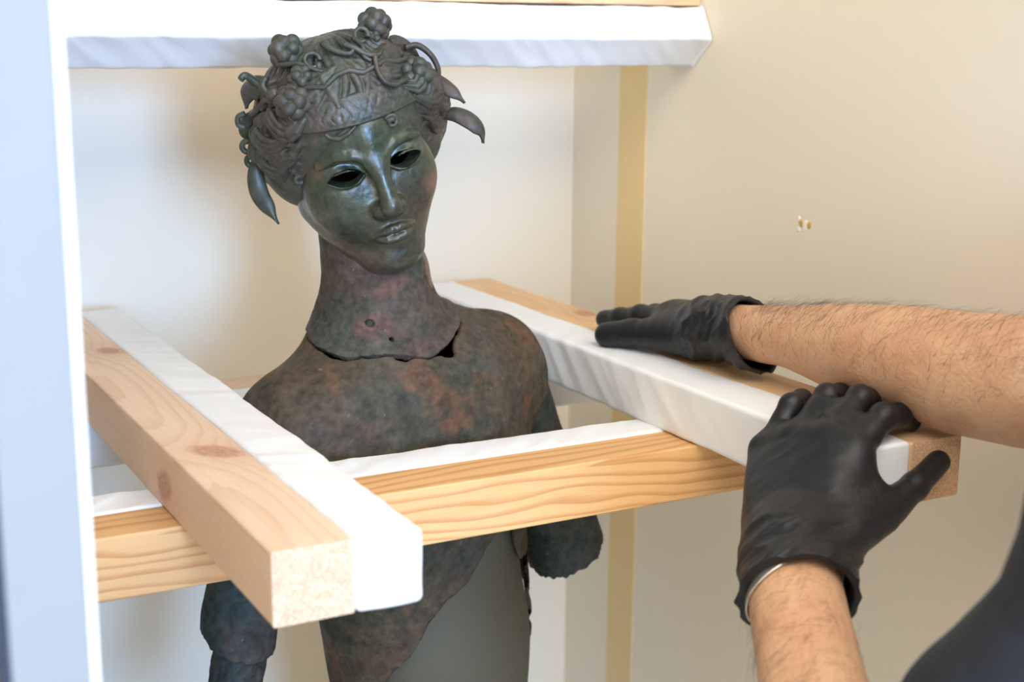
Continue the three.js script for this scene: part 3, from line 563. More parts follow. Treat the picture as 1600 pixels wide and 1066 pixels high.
  curl(0.0245, 0.0325, 0.0735, 0.0068, 1.3, -1, 0.0022, 2.4);
  F.chain([[-0.012, 0.0405, 0.0775], [-0.020, 0.036, 0.0775], [-0.0285, 0.0325, 0.0745], [-0.036, 0.0345, 0.071], [-0.039, 0.0385, 0.0685]], [0.0012, 0.0022, 0.0027, 0.0022, 0.0014], 0.001);
  curl(-0.062, 0.012, 0.037, 0.0085, 1.2, 1, 0.003, 1); curl(-0.066, -0.012, 0.026, 0.0085, 1.2, -1, 0.003, 2);
  curl(0.064, 0.010, 0.036, 0.0085, 1.2, -1, 0.003, 2); curl(0.068, -0.012, 0.026, 0.0085, 1.2, 1, 0.003, 1);
  F.ell(0, -0.008, -0.008, 0.058, 0.066, 0.066, 0.001, 1);
  part('hair', meshField(F, [-0.118, -0.11, -0.135], [0.118, 0.126, 0.100], 0.0013, { xf: HEAD, color: hairTint, slack: 1.4 }), M.bronzeHair, statue, 'brownish wavy hair parted over the brow and swept back');
}
// --- band over the brow, with a shallow ornament
{
  const nu = 420, nv = 34, P = [], I = [];
  for (let i = 0; i <= nu; i++) for (let j = 0; j <= nv; j++) {
    const t = lerp(-92, 92, i / nu), v = j / nv * 2 - 1, tr = Math.abs(t) / 92;
    const y = 0.0535 - 0.020 * tr * tr * (t > 0 ? 1.3 : 0.3), half = 0.0142 * (1 - 0.2 * tr), yy = y + v * half;
    const p = Math.asin(clamp((yy - hc[1]) / hr[1], -1, 1)) * 180 / Math.PI, X = t * 0.17, cell = Math.abs(((X % 5) + 5) % 5 - 2.5);
    const petal = (Math.pow(Math.abs(Math.sin(cell * 2.9 + Math.abs(v + 0.2) * 3.4)), 0.5) - 0.6) * smooth(0.75, 0.5, Math.abs(v)) * (0.7 + 0.6 * noise(t * 0.3, v * 3, 7)), rim = smooth(0.72, 0.9, Math.abs(v)) * (1 - smooth(0.9, 1, Math.abs(v)));
    const edge = 1 - Math.pow(Math.abs(v), 8), s = 1.008 + edge * 0.032 + 0.010 * petal * edge + 0.008 * rim + 0.004 * noise(t * 0.5, v * 4, 2);
    P.push(...onHair(t, p, s));
  }
  for (let i = 0; i < nu; i++) for (let j = 0; j < nv; j++) { const a = i * (nv + 1) + j, b = a + nv + 1; I.push(a, b, a + 1, b, b + 1, a + 1); }
  const g = new THREE.BufferGeometry(); g.setAttribute('position', new THREE.Float32BufferAttribute(P, 3)); g.setIndex(I); g.applyMatrix4(HEAD); g.computeVertexNormals();
  part('headband', shaded(g, wreathTint), M.bronzeHair, statue, 'flat bronze band with shallow leaf ornament over the brow');
}
// --- wreath: berry clusters, ivy leaves, tendrils, a stem
function cluster(x, y, z, R, n, s0) {
  seed = s0; const F = new Field(); F.ball(0, 0, 0, R * 0.62, 0.001);
  for (let i = 0; i < n; i++) { const ph = Math.acos(1 - 2 * (i + 0.5) / n), th = i * 2.39996 + s0, q = R * (0.62 + 0.05 * rnd()), b = R * (0.40 + 0.06 * rnd()); F.ball(Math.sin(ph) * Math.cos(th) * q, Math.cos(ph) * q, Math.sin(ph) * Math.sin(th) * q, b, 0.0010); }
  const g = meshField(F, [-R * 1.3, -R * 1.3, -R * 1.3], [R * 1.3, R * 1.3, R * 1.3], 0.0009, { xf: new THREE.Matrix4().multiplyMatrices(HEAD, new THREE.Matrix4().makeTranslation(x, y, z)), color: wreathTint });
  part('berry_cluster', g, M.bronzeHair, statue);
}
cluster(0.0475, 0.1035, 0.006, 0.0165, 17, 5); cluster(-0.0425, 0.1065, 0.010, 0.0165, 17, 8); cluster(-0.0560, 0.0690, 0.0440, 0.0175, 18, 12); cluster(0.0680, 0.0545, 0.0360, 0.0180, 18, 17);
cluster(0.0400, 0.0960, 0.0180, 0.0085, 9, 23); cluster(-0.0415, 0.0880, 0.0400, 0.0120, 13, 29);
// a flattened tapering blade along a curve: w(t) half width, h(t) half thickness, side = direction of its width at each end
function blade(pts, w, h, up, ring = 12, seg = 26, fold = 0.25) {
  const c = new THREE.CatmullRomCurve3(pts.map(p => V(...p))), P = [], I = [], U = V(...up).normalize();
  for (let i = 0; i <= seg; i++) {
    const t = i / seg, o = c.getPointAt(t), d = c.getTangentAt(t), sd = V().crossVectors(d, U).normalize(), nn = V().crossVectors(sd, d).normalize();
    for (let j = 0; j < ring; j++) { const a = j / ring * Math.PI * 2, x = Math.cos(a) * w(t), y = Math.sin(a) * h(t) - fold * w(t) * Math.pow(Math.abs(Math.cos(a)), 1.6) + 0.0004 * noise(o.x * 300 + j, o.y * 300, o.z * 300); P.push(o.x + sd.x * x + nn.x * y, o.y + sd.y * x + nn.y * y, o.z + sd.z * x + nn.z * y); }
  }
  for (let i = 0; i < seg; i++) for (let j = 0; j < ring; j++) { const a = i * ring + j, b = i * ring + (j + 1) % ring; I.push(a, b, a + ring, b, b + ring, a + ring); }
  const e = P.length / 3; for (const i of [0, seg]) { const o = c.getPointAt(i / seg); P.push(o.x, o.y, o.z); }
  for (let j = 0; j < ring; j++) { I.push(e, (j + 1) % ring, j); I.push(e + 1, seg * ring + j, seg * ring + (j + 1) % ring); }
  const g = new THREE.BufferGeometry(); g.setAttribute('position', new THREE.Float32BufferAttribute(P, 3)); g.setIndex(I); g.computeVertexNormals(); return g;
}
const leafW = (m, tip = 0.25) => t => m * (0.3 + 0.7 * Math.sin(Math.PI * clamp(t * 0.85 + 0.1))) * (1 - (1 - tip) * smooth(0.7, 1, t));
function leaf(pts, w, up, h = 0.0016, fold = 0.25) { const g = blade(pts, leafW(w), () => h, up, 12, 26, fold); g.applyMatrix4(HEAD); part('ivy_leaf', shaded(g, wreathTint), M.bronzeHair, statue); }
function tendril(pts, r0, r1 = r0 * 0.7) { const g = tube(pts, t => lerp(r0, r1, t), 8, 34); g.applyMatrix4(HEAD); part('tendril', shaded(g, wreathTint), M.bronzeHair, statue); }
leaf([[0.086, 0.044, 0.006], [0.096, 0.034, 0.017], [0.106, 0.021, 0.029], [0.112, 0.010, 0.034]], 0.0085, [0.3, 0.45, 0.85], 0.0024);
leaf([[0.092, 0.000, 0.018], [0.104, -0.001, 0.028], [0.115, -0.010, 0.038], [0.1205, -0.022, 0.042], [0.1195, -0.033, 0.043]], 0.0095, [0.25, 0.45, 0.85], 0.0024);
leaf([[-0.091, 0.000, -0.026], [-0.099, -0.014, -0.020], [-0.102, -0.032, -0.012], [-0.098, -0.048, -0.004], [-0.094, -0.062, 0.003]], 0.0095, [-0.35, 0.1, 0.95], 0.0024);
leaf([[-0.076, 0.040, -0.028], [-0.086, 0.036, -0.036], [-0.094, 0.024, -0.040], [-0.091, 0.012, -0.038]], 0.008, [-0.5, 0.3, 0.8]);
leaf([[-0.064, 0.066, -0.002], [-0.076, 0.074, -0.012], [-0.085, 0.068, -0.022], [-0.088, 0.052, -0.026]], 0.013, [-0.6, 0.5, 0.6], 0.002, 0.5);
leaf([[-0.060, 0.058, 0.030], [-0.070, 0.046, 0.026], [-0.076, 0.028, 0.024], [-0.078, 0.010, 0.022]], 0.0075, [-0.6, 0.2, 0.8]);
leaf([[0.058, 0.086, 0.016], [0.068, 0.084, 0.008], [0.079, 0.072, 0.006], [0.084, 0.058, 0.006]], 0.009, [0.5, 0.7, 0.5], 0.002, 0.45);
leaf([[0.044, 0.088, 0.030], [0.052, 0.078, 0.034], [0.053, 0.068, 0.040]], 0.008, [0.4, 0.6, 0.7], 0.002, 0.1);
leaf([[-0.080, 0.030, -0.012], [-0.090, 0.022, -0.012], [-0.097, 0.010, -0.014], [-0.094, -0.004, -0.012]], 0.007, [-0.6, 0.4, 0.7]);
const ringPts = (x, y, z, r, a0, turns, ex = [1, 0, 0], ey = [0, 1, 0], grow = 0) => Array.from({ length: 15 }, (_, i) => { const a = a0 + i / 14 * turns * Math.PI * 2, q = r * (1 + grow * i / 14); return [0, 1, 2].map(k => [x, y, z][k] + ex[k] * Math.cos(a) * q + ey[k] * Math.sin(a) * q); });
tendril(ringPts(-0.0965, 0.0125, -0.030, 0.0060, 0, 1.05, [0.9, 0, 0.4]), 0.0031, 0.0028); tendril(ringPts(-0.0975, -0.0025, -0.027, 0.0055, 1, 1.0, [0.8, 0, 0.6]), 0.0030, 0.0026);
tendril(ringPts(0.0270, 0.1060, 0.0290, 0.0068, -0.6, 0.9, [0.95, -0.1, -0.1], [0.1, 0.8, -0.5]), 0.0026, 0.0018);
tendril(ringPts(-0.0265, 0.1000, 0.0370, 0.0072, -0.4, 0.85, [0.95, 0, 0.1], [0, 0.75, -0.6]), 0.0027, 0.0016);
tendril([[-0.012, 0.110, 0.030], [-0.008, 0.106, 0.038], [0.000, 0.101, 0.045], [0.008, 0.099, 0.048], [0.013, 0.102, 0.045]], 0.0034, 0.0022);
tendril([[0.006, 0.106, 0.040], [0.013, 0.102, 0.046], [0.022, 0.094, 0.050], [0.032, 0.090, 0.050], [0.038, 0.091, 0.045]], 0.0032, 0.0022);
tendril([[0.018, 0.106, 0.030], [0.022, 0.100, 0.042], [0.019, 0.093, 0.051], [0.024, 0.088, 0.054]], 0.0026, 0.002);
tendril([[0.029, 0.091, 0.052], [0.026, 0.080, 0.060], [0.029, 0.069, 0.066], [0.038, 0.063, 0.066], [0.047, 0.062, 0.060], [0.055, 0.059, 0.053]], 0.0027, 0.0025);
tendril([[0.070, 0.076, 0.014], [0.083, 0.074, 0.014], [0.093, 0.062, 0.018], [0.096, 0.048, 0.022], [0.094, 0.038, 0.022]], 0.0034, 0.0026);
tendril([[-0.056, 0.098, 0.012], [-0.050, 0.100, 0.026], [-0.040, 0.100, 0.034], [-0.030, 0.094, 0.042], [-0.022, 0.090, 0.048]], 0.0030, 0.002);
tendril([[-0.068, 0.088, 0.010], [-0.074, 0.082, 0.014], [-0.069, 0.072, 0.022], [-0.066, 0.062, 0.030]], 0.0036, 0.003);
tendril([[-0.070, 0.070, -0.010], [-0.077, 0.082, -0.014], [-0.083, 0.088, -0.014], [-0.088, 0.086, -0.012]], 0.0044, 0.0034);
tendril([[-0.078, 0.050, 0.012], [-0.083, 0.040, 0.014], [-0.082, 0.026, 0.014], [-0.086, 0.012, 0.008]], 0.0034, 0.003);
tendril([[-0.090, 0.046, -0.030], [-0.097, 0.044, -0.032], [-0.099, 0.036, -0.032], [-0.094, 0.032, -0.030]], 0.0030, 0.0026);
tendril(Array.from({ length: 30 }, (_, i) => { const t = -150 + i / 29 * 300; return onHair(t, 40 - 30 * Math.pow(Math.abs(t) / 150, 1.2) + 3 * Math.sin(i * 1.9), 1.05 + 0.02 * Math.cos(i * 2.3)); }), 0.0030, 0.0030);
{ const g = new THREE.SphereGeometry(0.0078, 20, 16); g.translate(-0.0672, 0.0750, 0.0240); g.applyMatrix4(HEAD); part('berry', shaded(g, wreathTint), M.bronzeHair, statue); }

// --- torso, a thin-walled cast, in axes turned a little to the viewer's right
const TORSO = new THREE.Matrix4().compose(V(-0.018, 1.17, -0.025), new THREE.Quaternion().setFromAxisAngle(V(0, 1, 0), 10 * Math.PI / 180), V(1, 1, 1));
const NX = -0.0180, NZ = 0.004;
function collarR(x, z) {                     // how far from the neck its broken edge lies, round the neck
  const a = Math.atan2(x - NX, z - NZ) * 180 / Math.PI, K = [[-180, 0.045], [-120, 0.045], [-90, 0.052], [-68, 0.056], [-50, 0.047], [-30, 0.042], [-8, 0.045], [10, 0.051], [30, 0.047], [50, 0.041], [80, 0.034], [120, 0.04], [180, 0.045]];
  let r = 0.045; for (let i = 0; i < K.length - 1; i++) if (a >= K[i][0] && a <= K[i + 1][0]) r = lerp(K[i][1], K[i + 1][1], smooth(K[i][0], K[i + 1][0], a));
  return r;
}
const collarD = (x, y, z) => 0.75 * (Math.sqrt((x - NX) ** 2 + (z - NZ) ** 2) - 0.062 + 0.097 - y) + 0.0022 * noise(x * 60, y * 60, z * 60) + 0.0014 * noise(x * 170, y * 170, z * 170);
const collarGap = (x, z) => { const a = Math.atan2(x - NX, z - NZ) * 180 / Math.PI; const b = (c, w) => Math.exp(-(((a - c) / w) ** 2)); return 0.0006 + 0.0026 * Math.max(0, noise(a * 0.1, 8, 3)) + 0.013 * b(31, 9) + 0.0035 * b(52, 14) + 0.0035 * b(-74, 16) + 0.004 * b(-16, 7); };
function torsoOps() {
  const F = new Field();
  F.ell(0.020, -0.105, 0.0, 0.131, 0.190, 0.108, 0.02);
  F.ell(0.046, -0.29, -0.004, 0.124, 0.17, 0.100, 0.06);
  F.chain([[-0.118, -0.028, -0.005], [0, -0.01, -0.012], [0.12, 0.0, -0.008]], [0.050, 0.064, 0.050], 0.03);
  F.cap([NX, 0.070, -0.020], [-0.098, -0.004, -0.014], 0.048, 0.042, 0.04); F.cap([NX, 0.075, -0.020], [0.098, 0.028, -0.016], 0.048, 0.038, 0.04);
  F.cap([-0.080, -0.008, 0.022], [0.080, 0.006, 0.020], 0.052, 0.052, 0.045);
  F.chain([[-0.030, 0.19, -0.014], [-0.022, 0.125, -0.004], [NX, 0.075, 0.0], [NX, 0.03, 0.0]], [0.0470, 0.0555, 0.0612, 0.067], 0.022);
  F.ell(-0.131, -0.040, 0.0, 0.056, 0.068, 0.058, 0.035); F.ell(0.136, -0.006, -0.002, 0.054, 0.070, 0.058, 0.035);
  F.ell(-0.058, -0.092, 0.060, 0.066, 0.058, 0.050, 0.04); F.ell(0.058, -0.088, 0.060, 0.066, 0.058, 0.050, 0.04);
  F.cap([-0.008, 0.018, 0.070], [-0.11, 0.018, 0.03], 0.006, 0.006, 0.03); F.cap([0.0, 0.02, 0.070], [0.11, 0.034, 0.03], 0.006, 0.006, 0.03);
  F.cap([0, -0.03, 0.142], [0, -0.16, 0.142], 0.012, 0.012, 0.05, 1);
  return F;
}
const grain = (x, y, z, d) => d + 0.0007 * noise(x * 40, y * 40, z * 40) + 0.0003 * noise(x * 150, y * 150, z * 150);
{
  const F = torsoOps();
  F.mod(grain);
  F.mod((x, y, z, d) => {
    let e = Math.max(d, -(d + 0.006));
    if (y > 0.0) e = Math.max(e, 0.75 * collarR(x, z) + collarGap(x, z) - collarD(x, y, z));
    // where the belly has broken away: keep what lies above a ragged line, lower on the back and by the arm
    const jag = 0.006 * noise(x * 45, 2, z * 45) + 0.003 * noise(x * 120, y * 60, z * 120);
    const L = [[-0.2, -0.385], [-0.100, -0.380], [-0.075, -0.365], [-0.062, -0.325], [-0.050, -0.285], [-0.036, -0.262], [-0.022, -0.228], [-0.006, -0.203], [0.018, -0.190], [0.033, -0.168], [0.046, -0.148], [0.060, -0.124], [0.076, -0.127], [0.092, -0.165], [0.106, -0.190], [0.134, -0.187], [0.150, -0.15], [0.2, -0.14]];
    let g = -0.385; for (let i = 0; i < L.length - 1; i++) if (x >= L[i][0] && x <= L[i + 1][0]) g = lerp(L[i][1], L[i + 1][1], (x - L[i][0]) / (L[i + 1][0] - L[i][0]));
    if (x > 0.06) g = lerp(g, -0.395, smooth(0.045, 0.030, z)); else if (z < 0.0) g = lerp(g, -0.395, smooth(0, -0.03, z));
    if (x > 0.06 && y < -0.2) e = Math.max(e, 0.6 * (x - 0.160 - 0.018 * noise(3, y * 34, 5) - 0.006 * noise(8, y * 110, 2)));
    return Math.max(e, (g + jag - y) * 0.7);
  });
  for (const s of [1]) { F.ball(-0.062, 0.062, 0.062, 0.004, 0.001, 1); }
  part('torso', meshField(F, [-0.20, -0.40, -0.14], [0.205, 0.115, 0.14], 0.0025, { xf: TORSO, color: bodyTint, slack: 1.7 }), M.bronzeDull, statue, 'brown and green mottled chest and shoulders with a ragged broken edge');
}
{
  const F = torsoOps();
  F.mod(grain);
  F.mod((x, y, z, d) => {
    const a = Math.atan2(x - NX, z - NZ) * 180 / Math.PI, r = collarD(x, y, z), R = 0.75 * collarR(x, z);
    const lip = 0.0003 + 0.0012 * smooth(R - 0.010, R - 0.002, r) + 0.0009 * noise(x * 70, y * 70, z * 70), dd = d - lip;
    let e = Math.max(dd, -(dd + 0.006)); e = Math.max(e, r - R, -0.01 - y);
    const seam = 0.092 + 0.008 * Math.cos((a + 20) * Math.PI / 90) + 0.005 * noise(a * 0.06, 4, 4) - y;
    return Math.max(e - 0.0011 * smooth(-0.0005, 0.0015, seam) * (0.6 + noise(a * 0.05, 2, 9)), y - 0.205);
  });
  const hole = (x, y, z, r) => F.cap([x, y, z - 0.03], [x, y, z + 0.03], r, r, 0.001, 1);
  hole(-0.0600, 0.088, 0.06, 0.0036); hole(-0.044, 0.072, 0.07, 0.0020);
  part('neck_collar', meshField(F, [-0.135, -0.02, -0.11], [0.095, 0.215, 0.12], 0.0016, { xf: TORSO, color: patina({ green: [0.050, 0.054, 0.038], brown: [0.066, 0.048, 0.036], red: [0.105, 0.052, 0.038], redness: 0.7, bias: 0.0, specks: 1 }), slack: 1.9 }), M.bronzeDull, statue, 'separately cast neck piece with cracked lower edge');
}
function arm(pts, rad, label, cut, lo, hi, inner) {
  const F = new Field(); F.chain(pts, rad, 0.02); F.mod(grain);
  F.mod((x, y, z, d) => Math.max(d, -(d + 0.006), cut(x, y, z)));
  part('arm', meshField(F, lo, hi, 0.002, { xf: TORSO, color: armTint, slack: 1.9 }), M.bronzeDull, statue, label);
}
arm([[-0.134, -0.03, 0.0], [-0.160, -0.10, 0.004], [-0.197, -0.20, 0.010], [-0.216, -0.33, 0.012]], [0.048, 0.044, 0.039, 0.035], 'broken upper arm beside the knotty bar',
  (x, y, z) => { const a = Math.atan2(z - 0.01, x + 0.205); return (-0.222 - 0.016 * Math.sin(a + 0.4) + 0.007 * noise(a * 2.5, 1, 1) + 0.004 * noise(a * 8, 1, 1) - y) * 0.7; }, [-0.27, -0.34, -0.07], [-0.08, 0.04, 0.075]);
arm([[0.138, 0.0, -0.002], [0.170, -0.08, 0.004], [0.204, -0.16, 0.018], [0.234, -0.28, 0.034]], [0.050, 0.046, 0.044, 0.050], 'broken upper arm by the foam of the held bar',
  (x, y, z) => { const a = Math.atan2(z - 0.034, x - 0.225); return (-0.218 + 0.022 * Math.cos(a) + 0.006 * noise(a * 3, 4, 1) + 0.005 * noise(a * 9, 1, 1) - y) * 0.7; }, [0.07, -0.30, -0.07], [0.295, 0.075, 0.115]);
{
  // dark corroded core that shows in the break of the arm
  const F = new Field(); F.chain([[-0.19, -0.2, 0.008], [-0.212, -0.30, 0.012], [-0.226, -0.36, 0.014]], [0.026, 0.028, 0.026], 0.01); F.mod((x, y, z, d) => d + 0.004 * fbm(x * 60, y * 60, z * 60, 3));
  part('arm_core', meshField(F, [-0.27, -0.39, -0.04], [-0.15, -0.16, 0.06], 0.002, { xf: TORSO, color: armTint }), M.bronzeDull, statue, 'rough dark core inside the broken arm');
}
// ------------------------------------------------------------------ the grey-green form that carries the bronze
{
  M.mount = new THREE.MeshStandardMaterial({ color: new THREE.Color(...lin(82, 78, 62)), roughness: 0.75, bumpMap: rep(fineNoise, 8), bumpScale: 0.0002 });
  M.mountBase = new THREE.MeshStandardMaterial({ color: new THREE.Color(...lin(70, 70, 66)), roughness: 0.6 });
  const t = thing('support_form', 'smooth grey-green body form filling the broken belly of the bronze', 'support', [-0.018, CY0, -0.025]);
  const F = new Field();
  F.ell(0.022, -0.105, 0.0, 0.117, 0.178, 0.096, 0.02); F.ell(0.054, -0.29, 0.0, 0.099, 0.20, 0.086, 0.05); F.chain([[0.05, -0.3, 0], [0.04, -0.60, 0], [0.0, -0.80, 0]], [0.090, 0.10, 0.085], 0.05);
  F.mod((x, y, z, d) => Math.max(d, y - 0.02, -0.85 - y));
  part('body_form', meshField(F, [-0.16, -0.9, -0.13], [0.16, 0.05, 0.13], 0.005, { xf: TORSO }), M.mount, t);
  part('plinth', box(-0.198, 0.162, CY0, 0.33, -0.205, 0.155), M.mountBase, t);
}

// ------------------------------------------------------------------ the handler: leans in from the right, both hands on the bar
const person = thing('person', 'person in a black t-shirt and black gloves leaning in to hold the padded bar', 'person', [0.33, 0, 0.98]);
const skinNoise = noiseTex(512, 40, 4, 51);
M.skin = new THREE.MeshPhysicalMaterial({ vertexColors: true, roughness: 0.55, bumpMap: rep(skinNoise, 9), bumpScale: 0.0005, sheen: 0.15, sheenRoughness: 0.6 });
M.glove = new THREE.MeshPhysicalMaterial({ color: new THREE.Color(0.0085, 0.0085, 0.0095), roughness: 0.46, specularIntensity: 0.75, bumpMap: rep(skinNoise, 12), bumpScale: 0.00022, clearcoat: 0.06, clearcoatRoughness: 0.45 });
M.shirt = new THREE.MeshPhysicalMaterial({ color: new THREE.Color(0.013, 0.015, 0.019), roughness: 0.9, bumpMap: rep(fineNoise, 14), bumpScale: 0.0006, sheen: 0.4, sheenRoughness: 0.6, sheenColor: new THREE.Color(0.2, 0.22, 0.26) });
M.trousers = new THREE.MeshStandardMaterial({ color: new THREE.Color(0.02, 0.022, 0.03), roughness: 0.9 });
M.steel = new THREE.MeshStandardMaterial({ color: new THREE.Color(0.74, 0.70, 0.66), metalness: 0.9, roughness: 0.3 });
M.armHair = new THREE.MeshStandardMaterial({ color: new THREE.Color(0.030, 0.018, 0.011), roughness: 0.6 });
const skinTone = (x, y, z) => { const n = fbm(x * 22, y * 22, z * 22, 3), m = fbm(x * 90, y * 90, z * 90, 3); let c = mix3([0.60, 0.348, 0.192], [0.55, 0.292, 0.160], smooth(-0.3, 0.4, n)); c = mix3(c, [0.41, 0.215, 0.13], smooth(0.25, 0.6, m) * 0.3); return noise(x * 130, y * 130, z * 130) > 0.52 ? mix3(c, [0.25, 0.12, 0.07], 0.5) : c; };

const FR = [[0.285, 1.240, 0.130], [0.281, 1.248, 0.200], [0.286, 1.252, 0.240], [0.292, 1.256, 0.305], [0.297, 1.259, 0.385], [0.309, 1.258, 0.450], [0.330, 1.259, 0.505], [0.360, 1.262, 0.555]];
const FRr = [0.0265, 0.0285, 0.0305, 0.0390, 0.0480, 0.0535, 0.0560, 0.0520];
const SHR = [0.46, 1.41, 0.76], SHL = [0.054, 1.300, 0.847];
const FL = [[0.105, 1.128, 0.484], [0.085, 1.112, 0.511], [0.057, 1.089, 0.560], [0.028, 1.062, 0.615], [-0.005, 1.038, 0.670], [-0.02, 1.03, 0.70]];
const FLr = [0.0360, 0.0375, 0.0385, 0.0410, 0.0430, 0.0410];
{
  const F = new Field();
  F.chain(FR, FRr, 0.01); F.chain([FR[7], [0.41, 1.34, 0.66], SHR], [0.050, 0.050, 0.052], 0.02);
  F.chain(FL, FLr, 0.01); F.chain([FL[5], [0.022, 1.13, 0.770], [0.046, 1.21, 0.815], SHL], [0.040, 0.042, 0.044, 0.048], 0.015);
  // tendons and the wrist bones
  F.ball(FL[0][0] + 0.022, FL[0][1] + 0.012, FL[0][2] + 0.018, 0.010, 0.012); F.ell(0.300, 1.248, 0.345, 0.030, 0.030, 0.06, 0.03);
  F.cap(SHR, SHL, 0.055, 0.055, 0.05);
  F.ell(0.25, 1.22, 0.86, 0.155, 0.20, 0.105, 0.06); F.ell(0.30, 1.03, 0.94, 0.145, 0.17, 0.10, 0.06); F.ell(0.33, 0.92, 0.99, 0.16, 0.12, 0.115, 0.05);
  for (const s of [-1, 1]) F.chain([[0.33 + s * 0.085, 0.88, 0.99], [0.33 + s * 0.10, 0.48, 0.965], [0.33 + s * 0.105, 0.09, 1.02]], [0.082, 0.056, 0.038], 0.03);
  // neck and head, bent towards the hands
  const h = [0.285, 1.575, 0.735];
  F.cap([0.255, 1.40, 0.80], [0.275, 1.51, 0.765], 0.058, 0.052, 0.03);
  F.ell(h[0], h[1] + 0.03, h[2] + 0.008, 0.074, 0.092, 0.092, 0.02); F.ell(h[0] - 0.012, h[1] - 0.045, h[2] - 0.035, 0.056, 0.070, 0.062, 0.03);
  const d = [-0.25, -0.22, -0.94], sx = [0.966, 0, -0.257];                 // where the face looks, and its right
  const at = (a, b, c) => [h[0] + sx[0] * a + d[0] * c, h[1] + b + d[1] * c * 0.3, h[2] + sx[2] * a + d[2] * c];
  F.chain([at(0, 0.025, 0.083), at(0, -0.012, 0.104)], [0.008, 0.011], 0.012); F.ball(...at(0, -0.098, 0.075), 0.018, 0.02);
  for (const s of [-1, 1]) { F.ell(...at(s * 0.031, 0.012, 0.098), 0.018, 0.010, 0.014, 0.01, 1); F.ball(...at(s * 0.031, 0.010, 0.075), 0.0125, 0.003); F.ell(...at(s * 0.077, -0.005, -0.005), 0.010, 0.030, 0.020, 0.006); F.cap(at(s * 0.008, 0.032, 0.090), at(s * 0.048, 0.034, 0.072), 0.006, 0.005, 0.01); }
  F.cap(at(-0.022, -0.055, 0.090), at(0.022, -0.055, 0.090), 0.006, 0.006, 0.006); F.cap(at(-0.026, -0.056, 0.099), at(0.026, -0.056, 0.099), 0.0025, 0.0025, 0.003, 1);
  F.mod((x, y, z, e) => e + 0.0006 * noise(x * 70, y * 70, z * 70) + 0.0012 * noise(x * 25, y * 25, z * 25));
  part('body', meshField(F, [-0.10, 0.03, 0.10], [0.56, 1.75, 1.14], 0.0045, { color: skinTone, slack: 1.8 }), M.skin, person, 'tanned hairy forearms');
  // short dark hair
  const Hf = new Field(); Hf.ell(h[0], h[1] + 0.038, h[2] + 0.016, 0.080, 0.094, 0.094, 0.01); Hf.ell(h[0], h[1] - 0.01, h[2] + 0.05, 0.066, 0.07, 0.056, 0.02);
  Hf.ell(h[0] + d[0] * 0.08, h[1] - 0.02, h[2] + d[2] * 0.08, 0.088, 0.095, 0.075, 0.01, 1); Hf.mod((x, y, z, e) => e + 0.003 * fbm(x * 120, y * 40, z * 120, 2));
  part('hair', meshField(Hf, [0.18, 1.45, 0.62], [0.40, 1.73, 0.86], 0.004), M.armHair, person, 'short dark hair');
}
// clothes
{
  const F = new Field();
  F.cap(SHR, SHL, 0.066, 0.066, 0.05); F.ell(0.25, 1.22, 0.86, 0.172, 0.21, 0.122, 0.06); F.ell(0.30, 1.03, 0.94, 0.165, 0.19, 0.118, 0.06); F.ell(0.325, 0.93, 0.98, 0.175, 0.10, 0.128, 0.05);
  F.chain([SHL, [0.046, 1.21, 0.815], [0.020, 1.12, 0.765], [0.004, 1.07, 0.74]], [0.064, 0.058, 0.066, 0.068], 0.02); F.chain([SHR, [0.43, 1.37, 0.70], [0.41, 1.335, 0.655]], [0.066, 0.062, 0.062], 0.02);
  F.cap([0.25, 1.36, 0.81], [0.26, 1.43, 0.795], 0.085, 0.066, 0.04);
  F.cap([0.262, 1.42, 0.80], [0.275, 1.60, 0.765], 0.060, 0.060, 0.008, 1);                        // neckline
  F.cap([0.002, 1.065, 0.738], [-0.022, 0.99, 0.69], 0.0585, 0.0585, 0.004, 1); F.cap([0.408, 1.33, 0.65], [0.35, 1.25, 0.54], 0.055, 0.055, 0.004, 1);   // sleeves are open
  // a drape fold round the near sleeve and softer ones elsewhere
  F.mod((x, y, z, e) => e - 0.010 * Math.exp(-(((y - 1.145 - (x + z - 0.78) * 0.5) / 0.022) ** 2)) * smooth(0.06, 0.0, x) + 0.008 * Math.exp(-(((y - 1.190 - (x + z - 0.80) * 0.5) / 0.014) ** 2)) * smooth(0.08, 0.02, x) + 0.006 * noise(x * 13, y * 9, z * 13) + 0.0025 * noise(x * 34, y * 22, z * 34));
  F.mod((x, y, z, e) => Math.max(e, 0.845 - y));
  part('t_shirt', meshField(F, [-0.12, 0.82, 0.56], [0.58, 1.52, 1.16], 0.0055, { slack: 1.8 }), M.shirt, person, 'black short-sleeved t-shirt');
  const T = new Field(); T.ell(0.33, 0.91, 0.99, 0.168, 0.12, 0.122, 0.05);
  for (const s of [-1, 1]) T.chain([[0.33 + s * 0.085, 0.88, 0.99], [0.33 + s * 0.10, 0.48, 0.965], [0.33 + s * 0.105, 0.06, 1.02]], [0.094, 0.074, 0.058], 0.03);
  T.mod((x, y, z, e) => Math.max(e + 0.006 * noise(x * 16, y * 14, z * 16), y - 0.985, 0.045 - y));
  part('trousers', meshField(T, [0.12, 0.03, 0.82], [0.54, 1.0, 1.16], 0.008), M.trousers, person, 'dark trousers');
  for (const s of [-1, 1]) { const S = new Field(), x = 0.33 + s * 0.105; S.ell(x, 0.035, 0.955, 0.042, 0.05, 0.115, 0.01); S.ell(x, 0.06, 1.02, 0.042, 0.06, 0.05, 0.03); S.mod((a, b, c, e) => Math.max(e, 0.001 - b, b - 0.10)); part('shoe', meshField(S, [x - 0.07, -0.01, 0.82], [x + 0.07, 0.13, 1.10], 0.006), M.trousers, person); }
}
